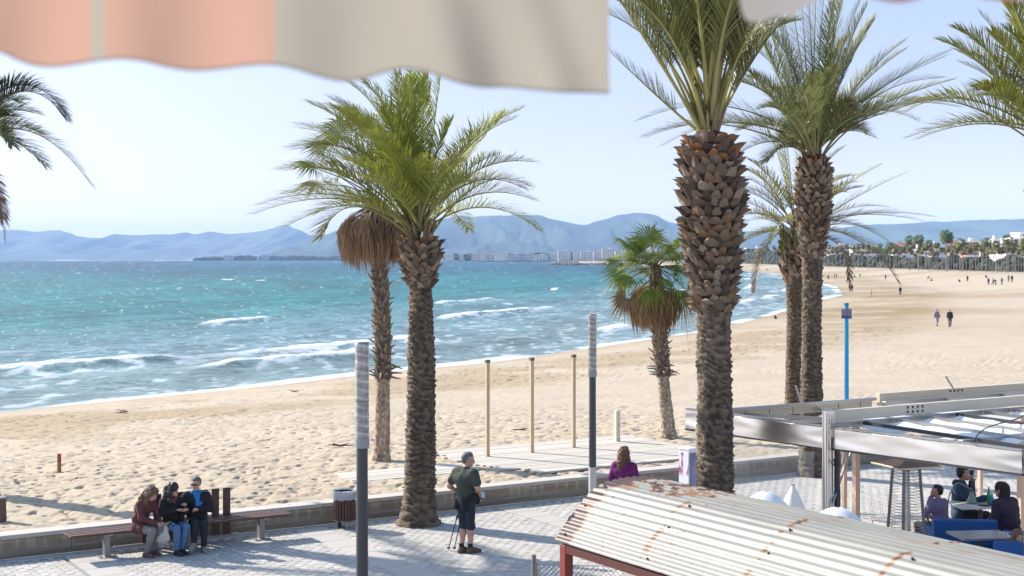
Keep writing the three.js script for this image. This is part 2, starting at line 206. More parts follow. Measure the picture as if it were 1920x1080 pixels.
function frond(base, ctrl, tip, o = {}) { // feather leaf: tapered midrib and two rows of narrow leaflets
  const { n = 66, len = 0.42, green = [0.15, 0.175, 0.03], tipc = [0.22, 0.17, 0.06], age = rnd(), w = 0.024, start = 0.2, rib = [0.34, 0.31, 0.12], rr0 = 0.03, fold = 0.55, drop = 0.3 } = o;
  const pos = [], col = [], idx = [], up0 = V(0, 1, 0), L = base.distanceTo(ctrl) + ctrl.distanceTo(tip);
  const frame = (t) => { const p = bez(base, ctrl, tip, t), tg = bez(base, ctrl, tip, Math.min(1, t + 0.02)).sub(bez(base, ctrl, tip, Math.max(0, t - 0.02))).normalize(); let s = V(0, 0, 0).crossVectors(tg, up0); if (s.lengthSq() < 0.05) s = V(tg.y, -tg.x, 0.3).cross(tg); s.normalize(); const twist = (o.twist ?? 0) * t; if (twist) s.applyAxisAngle(tg, twist); const up = V(0, 0, 0).crossVectors(s, tg).normalize(); return [p, tg, s, up]; };
  const NS = 12; // midrib
  for (let i = 0; i <= NS; i++) { const t = i / NS, [p, tg, s, up] = frame(t), r = lerp(rr0, 0.004, Math.pow(t, 0.7)); for (let k = 0; k < 4; k++) { const a = k * Math.PI / 2, q = p.clone().addScaledVector(s, Math.cos(a) * r * 1.3).addScaledVector(up, Math.sin(a) * r * 0.8); pos.push(q.x, q.y, q.z); const c = rib.map((x, z) => lerp(x, green[z] * 2, t * 0.8)); col.push(...c); if (i < NS) { const A = i * 4 + k, B = i * 4 + (k + 1) % 4; idx.push(A, B, B + 4, A, B + 4, A + 4); } } }
  for (let i = 0; i < n; i++) for (const sd of [-1, 1]) {
    const t = lerp(start, 1, Math.pow((i + rr(-.3, .3) + 0.5) / n, 0.95)), [p, tg, s, up] = frame(Math.min(t, 1)), q = (t - start) / (1 - start);
    const l = len * (0.45 + 1.0 * Math.pow(Math.sin(Math.PI * Math.pow(clamp(q * 0.9 + 0.08, 0, 1), 0.75)), 0.8)) * rr(0.8, 1.12) * (o.broken && rnd() < o.broken ? rr(0.1, 0.6) : 1), ang = (lerp(1.0, 0.42, q) + rr(-.12, .12)) * (o.acute ?? 1), f = fold * rr(0.5, 1.5);
    const d = V(0, 0, 0).addScaledVector(tg, Math.cos(ang)).addScaledVector(s, sd * Math.sin(ang) * Math.cos(f)).addScaledVector(up, Math.sin(ang) * Math.sin(f)).normalize();
    const ww = V(0, 0, 0).crossVectors(d, up).normalize().multiplyScalar(w * rr(0.8, 1.2) * 0.5), m = p.clone().addScaledVector(d, l * 0.55), e = p.clone().addScaledVector(d, l); m.y -= drop * l * 0.12; e.y -= drop * l * rr(0.3, 0.7); e.add(V(o.wind ?? 0, 0, 0).multiplyScalar(l * 0.3));
    const b = pos.length / 3; for (const v of [p.clone().addScaledVector(ww, .7), p.clone().addScaledVector(ww, -.7), m.clone().add(ww), m.clone().sub(ww), e]) pos.push(v.x, v.y, v.z);
    const br = rr(0.7, 1.3), dry = clamp((age - 0.45) * 1.1 + (q - 0.7) * 0.9 + rr(-.25, .2), 0, 1), c0 = green.map((x, z) => lerp(x, tipc[z], dry * 0.6) * br), c1 = green.map((x, z) => lerp(x, tipc[z], dry) * br * 1.05);
    col.push(...c0, ...c0, ...c0, ...c0, ...c1); idx.push(b, b + 1, b + 3, b, b + 3, b + 2, b + 2, b + 3, b + 4);
  }
  return geom(pos, idx, col);
}
function fanLeaf(c, dir, up, R, o = {}) { // fan leaf: pleated segments round the end of the stalk
  const { n = 40, spread = 2.3, green = [0.15, 0.21, 0.02], tipc = [0.42, 0.3, 0.06], dry = 0.25, droop = 0.35, split = 0.5 } = o, pos = [], col = [], idx = [];
  const s = V(0, 0, 0).crossVectors(dir, up).normalize(), nn = V(0, 0, 0).crossVectors(s, dir).normalize();
  for (let i = 0; i < n; i++) {
    const a = lerp(-spread, spread, (i + 0.5) / n), da = spread / n * 0.98, ray = (x, r, lift) => c.clone().addScaledVector(dir, Math.cos(x) * r).addScaledVector(s, Math.sin(x) * r).addScaledVector(nn, lift * r);
    const l = R * rr(0.86, 1.08) * (1 - 0.25 * Math.pow(Math.abs(a) / spread, 3)), b = pos.length / 3, lf = (i & 1 ? 0.06 : -0.03) + 0.15 * Math.cos(a), e = ray(a + rr(-.05, .05), l, lf); e.y -= l * droop * rr(0.3, 1.3);
    const m0 = ray(a - da, l * split, lf), m1 = ray(a + da, l * split, lf + 0.05); for (const v of [c, m0, m1, e]) pos.push(v.x, v.y, v.z);
    const br = rr(0.75, 1.25), k = clamp(dry + rr(-.2, .25), 0, 1), g = green.map((x) => x * br), g1 = green.map((x, z) => lerp(x, tipc[z], k) * br); col.push(...g, ...g, ...g, ...g1); idx.push(b, b + 1, b + 2, b + 1, b + 3, b + 2);
  }
  return geom(pos, idx, col);
}
function trunkGeo(path, rad, o = {}) { // path(t), rad(t): ringed bark with old leaf scars
  const { N = 300, K = 36, rings = 40, amp = 0.042, c0 = [0.05, 0.036, 0.024], c1 = [0.21, 0.155, 0.105], shag = 0 } = o, pos = [], col = [], idx = [], uv = [];
  for (let j = 0; j <= N; j++) { const t = j / N, p = path(t), r0 = rad(t); for (let k = 0; k <= K; k++) { const a = k / K * 2 * Math.PI, kk = k % K, wob = 0.9 * (vn(kk * 1.3 + 7, t * 14) - 0.5) + 0.5 * (hash(kk >> 1, Math.floor(t * rings)) - 0.5) + 2.6 * fbm(t * 9 + 3, 5, 3), ph = t * rings + wob + (o.spiral ?? 0) * k / K, fr = ph - Math.floor(ph), row = Math.floor(ph), sc = hash(row * 7 + Math.floor(k / K * 9 + row * 0.5), row);
      const r = r0 + amp * ((typeof o.at === 'function' ? o.at(t) : 1)) * (Math.pow(fr, 1.5) - 0.35 + 0.7 * (sc - 0.5) * fr) + amp * 0.9 * (vn(kk * 2.3, j * 0.35) - 0.5) + shag * (hash(kk, j) - 0.5);
      pos.push(p.x + Math.cos(a) * r, p.y, p.z + Math.sin(a) * r); uv.push(k / K, t); const n = vn(kk * 1.7 + 30, j * 0.3), q = clamp(0.75 * fr * fr + 0.7 * n - 0.2, 0, 1), st = 0.65 + 0.7 * vn(kk * 0.5 + 11, t * 12 + p.x), ct = (o.tone ? o.tone(t) : [1, 1, 1]).map((x) => x * st); col.push(...c0.map((x, z) => lerp(x, c1[z], q) * ct[z])); } }
  for (let j = 0; j < N; j++) for (let k = 0; k < K; k++) { const a = j * (K + 1) + k, c = a + K + 1; idx.push(a, c, c + 1, a, c + 1, a + 1); }
  return geom(pos, idx, col, uv);
}
function bootGeo(w, l, th) { // stub of a cut leaf stalk: broad foot, thick blunt lip that stands off the trunk
  const pos = [], idx = [], P = [[-1, 0, 0], [1, 0, 0], [-.82, .45, .4], [0, .4, .75], [.82, .45, .4], [-.36, .9, .95], [0, 1, 1.25], [.36, .9, .95], [-.3, .95, .35], [.3, .95, .35], [0, 0, .3]];
  for (const [x, y, z] of P) pos.push((x + rr(-.16, .16)) * w / 2, (y + rr(-.1, .1)) * l, (z + rr(-.12, .12)) * th);
  for (const f of [[0, 10, 2], [10, 3, 2], [10, 1, 4], [10, 4, 3], [2, 3, 6], [2, 6, 5], [3, 4, 7], [3, 7, 6], [5, 6, 8], [6, 7, 9], [6, 9, 8], [0, 2, 8], [2, 5, 8], [1, 9, 4], [4, 9, 7]]) idx.push(...f);
  return geom(pos, idx).toNonIndexed();
}
const flat = (g) => { g.computeVertexNormals(); return g; };
const boots = [0, 1, 2, 3].map(() => flat(bootGeo(1, 1, 1)));
function leafBases(parent, path, rad, t0, t1, rows, per, sz, o = {}) {
  const m = new THREE.Matrix4(), q = new THREE.Quaternion(); let c = 0;
  for (let j = 0; j < rows; j++) for (let k = 0; k < per; k++) {
    if (o.front && Math.sin((k + (j & 1) * 0.5) / per * 2 * Math.PI) < -0.72) continue; const t = lerp(t0, t1, (j + rr(-.22, .22)) / Math.max(1, rows - 1)), a = (k + (j & 1) * 0.5 + rr(-.24, .24)) / per * 2 * Math.PI, p = path(t), r = rad(t) - 0.012, sw = sz[0] * rr(0.7, 1.3), sl = sz[1] * rr(0.65, 1.25), st = sz[2] * rr(0.6, 1.7) * (o.flare ? lerp(1, o.flare, j / rows) : 1);
    const hot = o.hot && j > rows - 1 - o.hot, mm = hot && rnd() < 0.75 ? mBootHot[(rnd() * 3) | 0] : mBoots[(rnd() * 5) | 0], b = new THREE.Mesh(boots[c++ & 3], mm);
    b.name = 'leaf_base'; b.position.set(p.x + Math.cos(a) * r, p.y, p.z + Math.sin(a) * r); b.rotation.set(0, Math.PI / 2 - a, 0); b.rotateX(rr(-.02, .26)); b.rotateZ(rr(-.2, .2)); b.scale.set(sw, sl, st); b.castShadow = b.receiveShadow = true; parent.add(b);
  }
}
const sub = (p, o) => V(p.x - o.x, p.y - o.y, p.z - o.z);
// a date palm: trunk from base to crown, bulge of old leaf stubs, fronds to the places where the photograph shows their tips plus others all round
function datePalm(label, base, crown, o) {
  const t = thing('palm_tree', label, 'palm tree', base), top = sub(crown, base), bend = o.bend ?? 0;
  const path = (s) => V(top.x * s + bend * Math.sin(Math.PI * s), top.y * s, top.z * s), rad = (s) => { const P = o.prof; let i = 0; while (i < P.length - 2 && s > P[i + 1][0]) i++; const k = clamp((s - P[i][0]) / (P[i + 1][0] - P[i][0]), 0, 1); return lerp(P[i][1], P[i + 1][1], k * k * (3 - 2 * k)); };
  part('trunk', trunkGeo(path, rad, { rings: o.rings ?? 38, amp: o.amp ?? 0.03, tone: o.boots ? (s) => s > o.boots[0] + 0.02 ? [0.45, 0.4, 0.36] : [1, 1, 1] : null, ...o.bark }), mTrunk, t);  // shade between the stubs painted as a darker trunk tone
  if (o.boots) leafBases(t, path, rad, ...o.boots);
  const d = crown.z * -1, fr = [];
  for (const [tx, ty, dz, cx, cy, ex] of o.tips) { const tip = at(tx, ty, d + dz), c = at(cx, cy, d + dz * 0.4); fr.push([c, tip, ex]); }
  const twice = []; for (const [c, tip, ex] of fr) { twice.push([c, tip, ex]); if (o.dup && rnd() < o.dup) { const j = V(rr(-.22, .22), rr(-.2, .12), rr(-.5, .5)); twice.push([c.clone().addScaledVector(j, 0.6), tip.clone().add(j), ex]); } }
  for (const [c, tip, ex] of twice) { const b = V(rr(-.5, .5) * o.cr, rr(-.25, .25), rr(-.5, .5) * o.cr); b.addScaledVector(sub(c, crown).normalize(), o.cr * 0.7); b.add(top); part('frond', frond(b, sub(c, base), sub(tip, base), { ...o.leaf, ...ex }), mLeaf, t); }
  for (let i = 0; i < o.more; i++) { // the rest of the crown
    const az = (i * 2.39996 + rr(-.3, .3)), hi = rr(o.elev[0], o.elev[1]), L = o.L * rr(0.85, 1.1) * (o.shy && Math.cos(az) > 0.1 ? 0.55 : 1), dir = V(Math.cos(az) * (o.squash ?? 1), 0, Math.sin(az)), b = top.clone().addScaledVector(dir, o.cr * 0.5).add(V(0, rr(-.2, .2), 0));
    const c = b.clone().addScaledVector(dir, Math.cos(hi + 0.25) * L * 0.5).add(V(0, Math.sin(hi + 0.25) * L * 0.5, 0)), tip = b.clone().addScaledVector(dir, Math.cos(hi) * L * 0.96).add(V((o.leaf?.wind ?? 0) * 0.3, Math.sin(hi) * L * 0.9 - 0.35 * Math.cos(hi) * L, 0)); part('frond', frond(b, c, tip, { ...o.leaf, age: clamp(0.75 - hi * 0.6 + rr(-.2, .2), 0, 1) }), mLeaf, t);
  }
  if (o.heart) for (let i = 0; i < o.heart; i++) { const a = rr(0, 6.28), r = o.cr * rr(0.3, 0.9), p = top.clone().add(V(Math.cos(a) * r, rr(-.25, .1) - (o.moss ? rr(0.1, 0.7) : 0), Math.sin(a) * r).multiplyScalar(1)).add(o.moss ? V(Math.cos(a) * 0.14, 0, Math.sin(a) * 0.14) : V(0, 0, 0)); part('leaf_stalk', tint(bar(p, p.clone().add(V(Math.cos(a) * 0.15, rr(.3, .6), Math.sin(a) * 0.15)), 0.05, 0.02, 5), o.moss && rnd() < 0.75 ? [0.12, 0.16, 0.025] : [0.2, 0.14, 0.07]), mRachis, t); }
  return t;
}
function fanPalm(label, base, crown, o) {
  const t = thing('fan_palm_tree', label, 'palm tree', base), top = sub(crown, base), path = (s) => V(top.x * s + (o.bend ?? 0) * Math.sin(Math.PI * s), top.y * s, top.z * s), rad = (s) => { const P = o.prof; let i = 0; while (i < P.length - 2 && s > P[i + 1][0]) i++; return lerp(P[i][1], P[i + 1][1], clamp((s - P[i][0]) / (P[i + 1][0] - P[i][0]), 0, 1)); };
  part('trunk', trunkGeo(path, rad, { rings: 34, amp: 0.03, at: (s) => s > o.smooth ? 1.3 : 0.12, tone: (s) => s > o.smooth ? [1, 1, 1] : [2.2, 2.25, 2.3], ...o.bark }), mTrunk, t);
  // old stubs on the rough part, the lowest of them ragged
  for (let i = 0; i < o.stubs; i++) { const s = lerp(o.smooth + 0.01, 0.8, Math.pow(i / o.stubs, 1.2)), a = i * 2.4 + rr(-.3, .3), p = path(s), r = rad(s); const q = p.clone().add(V(Math.cos(a) * r * 0.9, 0, Math.sin(a) * r * 0.9)), l = rr(0.06, 0.2) + (i < 14 ? 0.12 : 0); part('leaf_stub', tint(bar(q, q.clone().add(V(Math.cos(a) * l, i < 14 ? rr(-.14, .1) : rr(0.04, .2), Math.sin(a) * l)), 0.035, 0.012, 4), [0.2, 0.16, 0.12].map((x) => x * rr(.7, 1.5))), mRachis, t); }
  for (let i = 0; i < o.dead; i++) { // skirt of dead hanging leaves
    const a = i * 2.39996, ring = rnd(), hang = rr(0.75, 1.15) * o.skirt, b = top.clone().add(V(Math.cos(a) * 0.18, -(o.sd ?? 0.15) - 0.5 * ring, Math.sin(a) * 0.18)), out = o.skirtR * rr(0.55, 1.1), g = [], pos = [], col = [], idx = [], kn = b.clone().add(V(Math.cos(a) * out, -hang * rr(0.1, 0.3), Math.sin(a) * out));
    const tone = rr(0.7, 1.25), base3 = [0.27, 0.165, 0.085];
    for (let k = 0; k < 32; k++) { const w = rr(0.007, 0.02), sx = rr(-.16, .16), sz = rr(-.16, .16), e = kn.clone().add(V(sx * 1.25 - Math.cos(a) * out * 0.2, -hang * rr(0.35, 1.0), sz * 1.25 - Math.sin(a) * out * 0.2)), m = kn.clone().lerp(e, 0.5).add(V(sx * 0.5 + Math.cos(a) * 0.06, 0, sz * 0.5 + Math.sin(a) * 0.06)), q = pos.length / 3; for (const v of [kn.clone().add(V(sx * .35, 0.03, sz * .35)), m.clone().add(V(w, 0, w * .5)), m.clone().sub(V(w, 0, w * .5)), e]) pos.push(v.x, v.y, v.z); const br = tone * rr(0.6, 1.4); for (let z = 0; z < 4; z++) col.push(...base3.map((x) => x * br)); idx.push(q, q + 1, q + 2, q + 1, q + 3, q + 2); }
    g.push(geom(pos, idx, col), tint(bar(b, kn, 0.018, 0.012, 4), [0.3, 0.2, 0.11])); part('dead_leaf', g, mDead, t);
  }
  const d = -crown.z;
  for (let i = 0; i < (o.auto ?? 0); i++) { const a = i * 2.39996, e = lerp(-0.15, 1.2, rnd()), dir = V(Math.cos(a) * Math.cos(e), Math.sin(e), Math.sin(a) * Math.cos(e)), c = top.clone().addScaledVector(dir, rr(0.55, 0.85)); part('fan_leaf', [fanLeaf(c, dir.clone().add(V(0, -0.3, 0)).normalize(), V(rr(-.4, .4), 1, rr(-.2, .6)).normalize(), rr(0.5, 0.65), { dry: e < 0.3 ? rr(.3, .7) : rr(0, .3) }), tint(bar(top, c, 0.018, 0.011, 5), [0.2, 0.19, 0.07])], mLeaf, t); }
  for (const [x, y, dz, R, ex] of o.fans) { const c = sub(at(x, y, d + dz), base), b = top.clone().add(V(rr(-.08, .08), rr(-.15, .1), rr(-.08, .08))), dir = c.clone().sub(b).normalize().add(V(0, -0.25, 0)).normalize(); const mid = b.clone().lerp(c, 0.5).add(V(0, 0.08, 0)); part('fan_leaf', [fanLeaf(c, dir, V(rr(-.5, .5), 1, rr(-.2, .9)).normalize(), R * 1.25, ex), tint(bar(b, mid, 0.02, 0.015, 5), [0.2, 0.19, 0.07]), tint(bar(mid, c, 0.015, 0.011, 5), [0.2, 0.19, 0.07])], mLeaf, t); }
  return t;
}
const sandAt = (X, D) => V(X, sandH(X, D) - 0.03, -D);
// date palm beside the bin
{ const d = 26.8, g = gp(785, 983, PY); g.y -= 0.05;
  datePalm('date palm with pineapple-like top, rooted in the promenade between bin and walking man', g, at(787, 447, d), { bend: 0.04, cr: 0.2, L: 3.0, dup: 0.5, more: 14, elev: [0.25, 1.3], rings: 44, amp: 0.045, heart: 10,
    prof: [[0, 0.45], [0.05, 0.35], [0.12, 0.3], [0.5, 0.26], [0.82, 0.215], [0.86, 0.25], [0.91, 0.34], [0.965, 0.355], [1, 0.24], [1.02, 0.15]], boots: [0.835, 0.985, 12, 16, [0.17, 0.14, 0.066], { hot: 1, flare: 1.2 }],
    leaf: { len: 0.48, n: 68, w: 0.023, wind: -0.5, green: [0.29, 0.315, 0.05], rr0: 0.034 },
    tips: [[974, 206, -.3, 850, 250], [1002, 304, -.9, 880, 285, { age: .7, broken: .15 }], [978, 352, .6, 885, 300, { age: .9, tipc: [.4, .32, .2] }], [940, 215, 1.2, 850, 300], [774, 132, .3, 775, 300], [797, 136, 1, 790, 300], [826, 146, -.2, 806, 290], [744, 138, -.6, 765, 300], [757, 150, .9, 770, 280], [659, 158, -.4, 760, 230], [620, 185, .5, 735, 240], [582, 194, -1, 725, 250], [640, 205, -1.6, 740, 260], [552, 280, -.8, 690, 235, { age: .6 }], [516, 318, -1.2, 660, 285, { age: .8 }], [560, 240, .8, 700, 250], [481, 385, -.9, 640, 325, { age: .8, tipc: [.2, .11, .05] }], [540, 362, .2, 660, 330, { age: .75 }], [603, 440, -1.2, 650, 330, { age: .95, tipc: [.3, .17, .05] }], [600, 396, .3, 670, 350, { age: .9 }], [650, 300, -2, 740, 320], [700, 250, -2.2, 760, 300], [860, 300, -2, 810, 330], [690, 330, -2.2, 745, 350]] }); }
// tall fan palm just behind it
{ const b = sandAt((715 - 960) / F * 33.6, 33.6);
  fanPalm('fan palm on the sand with brown dead skirt, its head hidden behind the date palm', b, at(700, 372, 33.6), { bend: 0.12, smooth: 0.31, stubs: 90, dead: 78, skirt: 1.05, skirtR: 0.55, prof: [[0, 0.24], [0.04, 0.2], [0.3, 0.16], [0.31, 0.19], [0.8, 0.19], [1, 0.17]], bark: { c0: [0.08, 0.058, 0.04], c1: [0.24, 0.18, 0.125] },
    fans: [[620, 300, -.4, 0.6, { green: [.13, .14, .03], dry: .5 }], [640, 250, .2, .62, { green: [.16, .17, .03], dry: .4 }], [600, 345, .4, 0.6, { green: [.13, .14, .03], dry: .6 }], [665, 235, -.2, .6, { green: [.16, .17, .03], dry: .4 }], [700, 240, .5, .6], [730, 290, .4, .6], [740, 340, .3, .55], [610, 280, .8, .55, { green: [.16, .17, .03], dry: .4 }], [635, 330, -.8, .55, { dry: .7 }], [590, 315, -.2, .55, { dry: .7 }], [680, 300, -.9, .6]] }); }
// the big palm before the terrace
{ const d = 21.5, g = V((1342 - 960) / F * d, PY - 0.05, -d);
  datePalm('largest date palm, thick scaly head, standing before the steel terrace frame', g, at(1331, 248, d), { bend: 0.02, cr: 0.22, L: 3.6, dup: 0.6, more: 20, elev: [0.95, 1.42], rings: 54, amp: 0.045, heart: 14, prof: [[0, 0.42], [0.06, 0.33], [0.3, 0.27], [0.58, 0.245], [0.66, 0.3], [0.76, 0.41], [0.85, 0.44], [0.945, 0.42], [0.985, 0.32], [1, 0.2], [1.03, 0.13]],
    boots: [0.615, 0.975, 22, 17, [0.205, 0.15, 0.078], { hot: 3, flare: 1.15, front: 1 }], leaf: { len: 0.42, n: 92, w: 0.02, acute: 0.8, fold: 0.85, green: [0.235, 0.235, 0.07], rr0: 0.042, rib: [0.5, 0.45, 0.17], start: 0.34 },
    bark: { shag: 0.022, c0: [0.05, 0.036, 0.025], c1: [0.24, 0.18, 0.125] },
    tips: [[1147, 100, .4, 1255, 205, { broken: .2 }], [1115, -90, -.4, 1225, 80], [1150, -70, .8, 1240, 70], [1165, -120, -.9, 1250, 50], [1195, -140, .3, 1270, 50], [1225, -170, -.6, 1290, 40], [1255, -190, .7, 1300, 40], [1285, -200, -.9, 1310, 40], [1315, -210, .2, 1322, 30], [1345, -210, -.7, 1338, 30], [1375, -200, .8, 1352, 40], [1400, -180, -.4, 1365, 50], [1425, -150, .5, 1378, 60], [1450, -110, -.6, 1390, 80, { age: .7 }], [1450, 60, .4, 1395, 130, { age: .8, tipc: [.4, .35, .22] }], [1470, -60, .9, 1395, 100]] }); }
// tall palm right of it
{ const d = 32.7, g = gp(1522, 892, PY); g.y -= 0.05;
  datePalm('tall date palm behind the steel terrace frame, crown rising out of view', g, at(1527, 290, d), { bend: -0.03, cr: 0.24, L: 4.0, dup: 0.6, more: 20, elev: [0.35, 1.3], rings: 60, amp: 0.042, heart: 14, prof: [[0, 0.36], [0.05, 0.28], [0.5, 0.215], [0.68, 0.23], [0.78, 0.33], [0.86, 0.385], [0.94, 0.37], [0.985, 0.28], [1.02, 0.15]],
    boots: [0.68, 0.975, 23, 16, [0.155, 0.14, 0.056], { flare: 1.15, hot: 1, front: 1 }], leaf: { len: 0.44, n: 88, w: 0.02, acute: 0.85, fold: 0.8, green: [0.22, 0.235, 0.08], rr0: 0.036 },
    tips: [[1697, 76, .3, 1590, 150, { age: .7 }], [1772, 106, -.5, 1620, 165], [1790, 148, .6, 1630, 190], [1757, 182, -1, 1630, 215], [1638, 40, .5, 1570, 140, { age: .7 }], [1613, 2, -.4, 1560, 120], [1590, -40, .6, 1550, 100], [1550, -70, -.5, 1535, 100], [1515, -70, .6, 1520, 110], [1480, -40, -.4, 1500, 110], [1450, 10, .4, 1485, 130], [1420, 60, -.6, 1470, 150], [1199, 225, .7, 1370, 150, { age: .7 }], [1204, 256, -.3, 1350, 195], [1400, 130, -.8, 1460, 190], [1390, 240, .5, 1450, 210], [1385, 290, -.6, 1440, 245, { age: .8 }], [1632, 255, -.8, 1580, 225, { age: .8, tipc: [.35, .25, .1] }], [1600, 195, -1.4, 1570, 180, { age: .9, tipc: [.4, .3, .14] }], [1655, 215, .8, 1590, 215], [1440, 300, -1.3, 1475, 250]] }); }
// mossy-headed palm left of the tall one
{ const d = 40, b = sandAt((1488 - 960) / F * d, d);
  datePalm('slender date palm with mossy green head and hanging dry fronds', b, at(1492, 436, d), { cr: 0.24, L: 3.3, dup: 0.4, more: 14, elev: [0.1, 1.25], rings: 44, amp: 0.03, heart: 70, moss: 1, prof: [[0, 0.3], [0.06, 0.25], [0.6, 0.225], [0.72, 0.26], [0.8, 0.36], [0.9, 0.38], [1, 0.27], [1.03, 0.15]],
    boots: [0.74, 0.985, 9, 14, [0.17, 0.22, 0.07], { flare: 1.2 }], leaf: { len: 0.36, n: 60, w: 0.024, green: [0.29, 0.29, 0.07], rr0: 0.03, rib: [0.3, 0.2, 0.1] },
    tips: [[1653, 308, .4, 1570, 350], [1705, 321, -.4, 1590, 370], [1663, 388, .6, 1580, 375], [1730, 414, -.4, 1600, 385], [1632, 430, -1, 1560, 405, { age: .8 }], [1592, 532, -.6, 1590, 425, { age: 1, green: [.2, .15, .08], tipc: [.22, .16, .1], len: .3 }], [1685, 530, .4, 1630, 430, { age: 1, green: [.1, .075, .05], tipc: [.13, .1, .07], len: .27 }], [1413, 546, -.6, 1425, 440, { age: 1, green: [.2, .15, .09], tipc: [.24, .18, .12], len: .28 }], [1395, 400, .4, 1440, 395, { age: .9 }], [1390, 450, -.3, 1440, 420, { age: .9 }], [1380, 350, .5, 1440, 350], [1405, 300, -.4, 1455, 330], [1440, 245, .4, 1475, 320, { tipc: [.3, .26, .04], age: .8 }], [1470, 225, -.4, 1482, 310], [1505, 230, .5, 1498, 310], [1540, 260, -.5, 1512, 320], [1585, 330, .7, 1540, 345], [1615, 350, -1.2, 1550, 360]] }); }
// small fan palm
{ const D = 37.8, b = sandAt((1254 - 960) / F * D, D);
  fanPalm('small fan palm with bright green fans and a shaggy brown skirt, on the open sand', b, at(1228, 500, D), { bend: -0.02, smooth: 0.36, stubs: 70, dead: 60, skirt: 0.9, skirtR: 0.3, sd: 0.38, auto: 16, prof: [[0, 0.26], [0.06, 0.2], [0.35, 0.15], [0.36, 0.2], [0.85, 0.19], [1, 0.15]], bark: { c0: [0.08, 0.06, 0.042], c1: [0.26, 0.2, 0.145] },
    fans: [[1205, 470, .9, .6, { dry: .3 }], [1250, 485, -.8, .55, { dry: .2 }], [1185, 520, -.9, .55, { dry: .5 }], [1262, 530, -.6, .55, { dry: .5 }], [1217, 450, -.2, .6, { dry: .05 }], [1180, 465, -.3, .55, { dry: .3 }], [1165, 490, .2, .55, { dry: .25 }], [1168, 515, -.5, .5, { dry: .5 }], [1160, 535, .3, .55, { dry: .75 }], [1258, 470, .3, .5], [1272, 478, -.4, .5], [1270, 510, .2, .52, { dry: .4 }], [1225, 545, -.8, .45, { dry: .05, droop: .6 }], [1288, 545, -.3, .5, { dry: .4 }], [1175, 560, .1, .5, { dry: .9, green: [.2, .12, .05] }], [1200, 480, .6, .5], [1240, 455, .5, .5, { dry: .1 }], [1195, 495, -.6, .5, { dry: .35 }], [1276, 560, -.2, .5, { dry: .95, green: [.22, .14, .07], droop: .9 }], [1282, 575, .3, .5, { dry: .95, green: [.22, .14, .07], droop: .9 }]] }); }
// palms that reach in from both edges
{ const d = 29, g = sandAt((-75 - 960) / F * d, d); g.y = Math.max(g.y, PY);
  datePalm('date palm whose fronds reach in at the left edge, over the beach', g, at(-72, 262, d), { cr: 0.24, L: 3.2, shy: 1, dup: 0.3, more: 30, elev: [0, 1.3], rings: 40, heart: 10, prof: [[0, 0.4], [0.08, 0.3], [0.8, 0.25], [0.9, 0.42], [0.98, 0.4], [1.02, 0.15]], boots: [0.85, 0.98, 6, 14, [0.2, 0.22, 0.08], {}], leaf: { len: 0.46, n: 80, w: 0.028, green: [0.24, 0.27, 0.11] },
    tips: [[170, 346, .3, 60, 185], [119, 208, -.4, 40, 95, { green: [.06, .085, .06] }], [8, 450, -.3, 2, 320, { age: 1, green: [.2, .12, .07], tipc: [.22, .13, .07], len: .25 }], [22, 272, -.8, 0, 225], [30, 190, .8, -20, 160]] }); }
{ const d = 25, g = gp(1990, 1100, PY); g.z = -d; g.x = (1990 - 960) / F * d;
  datePalm('date palm whose fronds reach in at the right edge of the sky', g, at(1990, 285, d), { cr: 0.25, L: 3.0, dup: 0.7, more: 12, elev: [0.3, 1.3], rings: 44, heart: 6, prof: [[0, 0.4], [0.08, 0.3], [0.75, 0.26], [0.85, 0.46], [0.97, 0.45], [1.02, 0.15]], boots: [0.8, 0.98, 8, 14, [0.2, 0.22, 0.08], {}], leaf: { len: 0.42, n: 76, w: 0.023, green: [0.28, 0.29, 0.05] },
    tips: [[1701, 258, .3, 1840, 200, { age: .75 }], [1699, 210, -.4, 1800, 140, { age: .9, tipc: [.35, .3, .06] }], [1828, 168, -.8, 1870, 140, { age: .7 }], [1796, 96, .4, 1880, 130], [1794, 54, -.3, 1880, 90], [1837, 25, .5, 1900, 90], [1882, 2, -.4, 1930, 80], [1915, -30, .4, 1950, 90], [1860, 60, -1, 1920, 120]] }); }
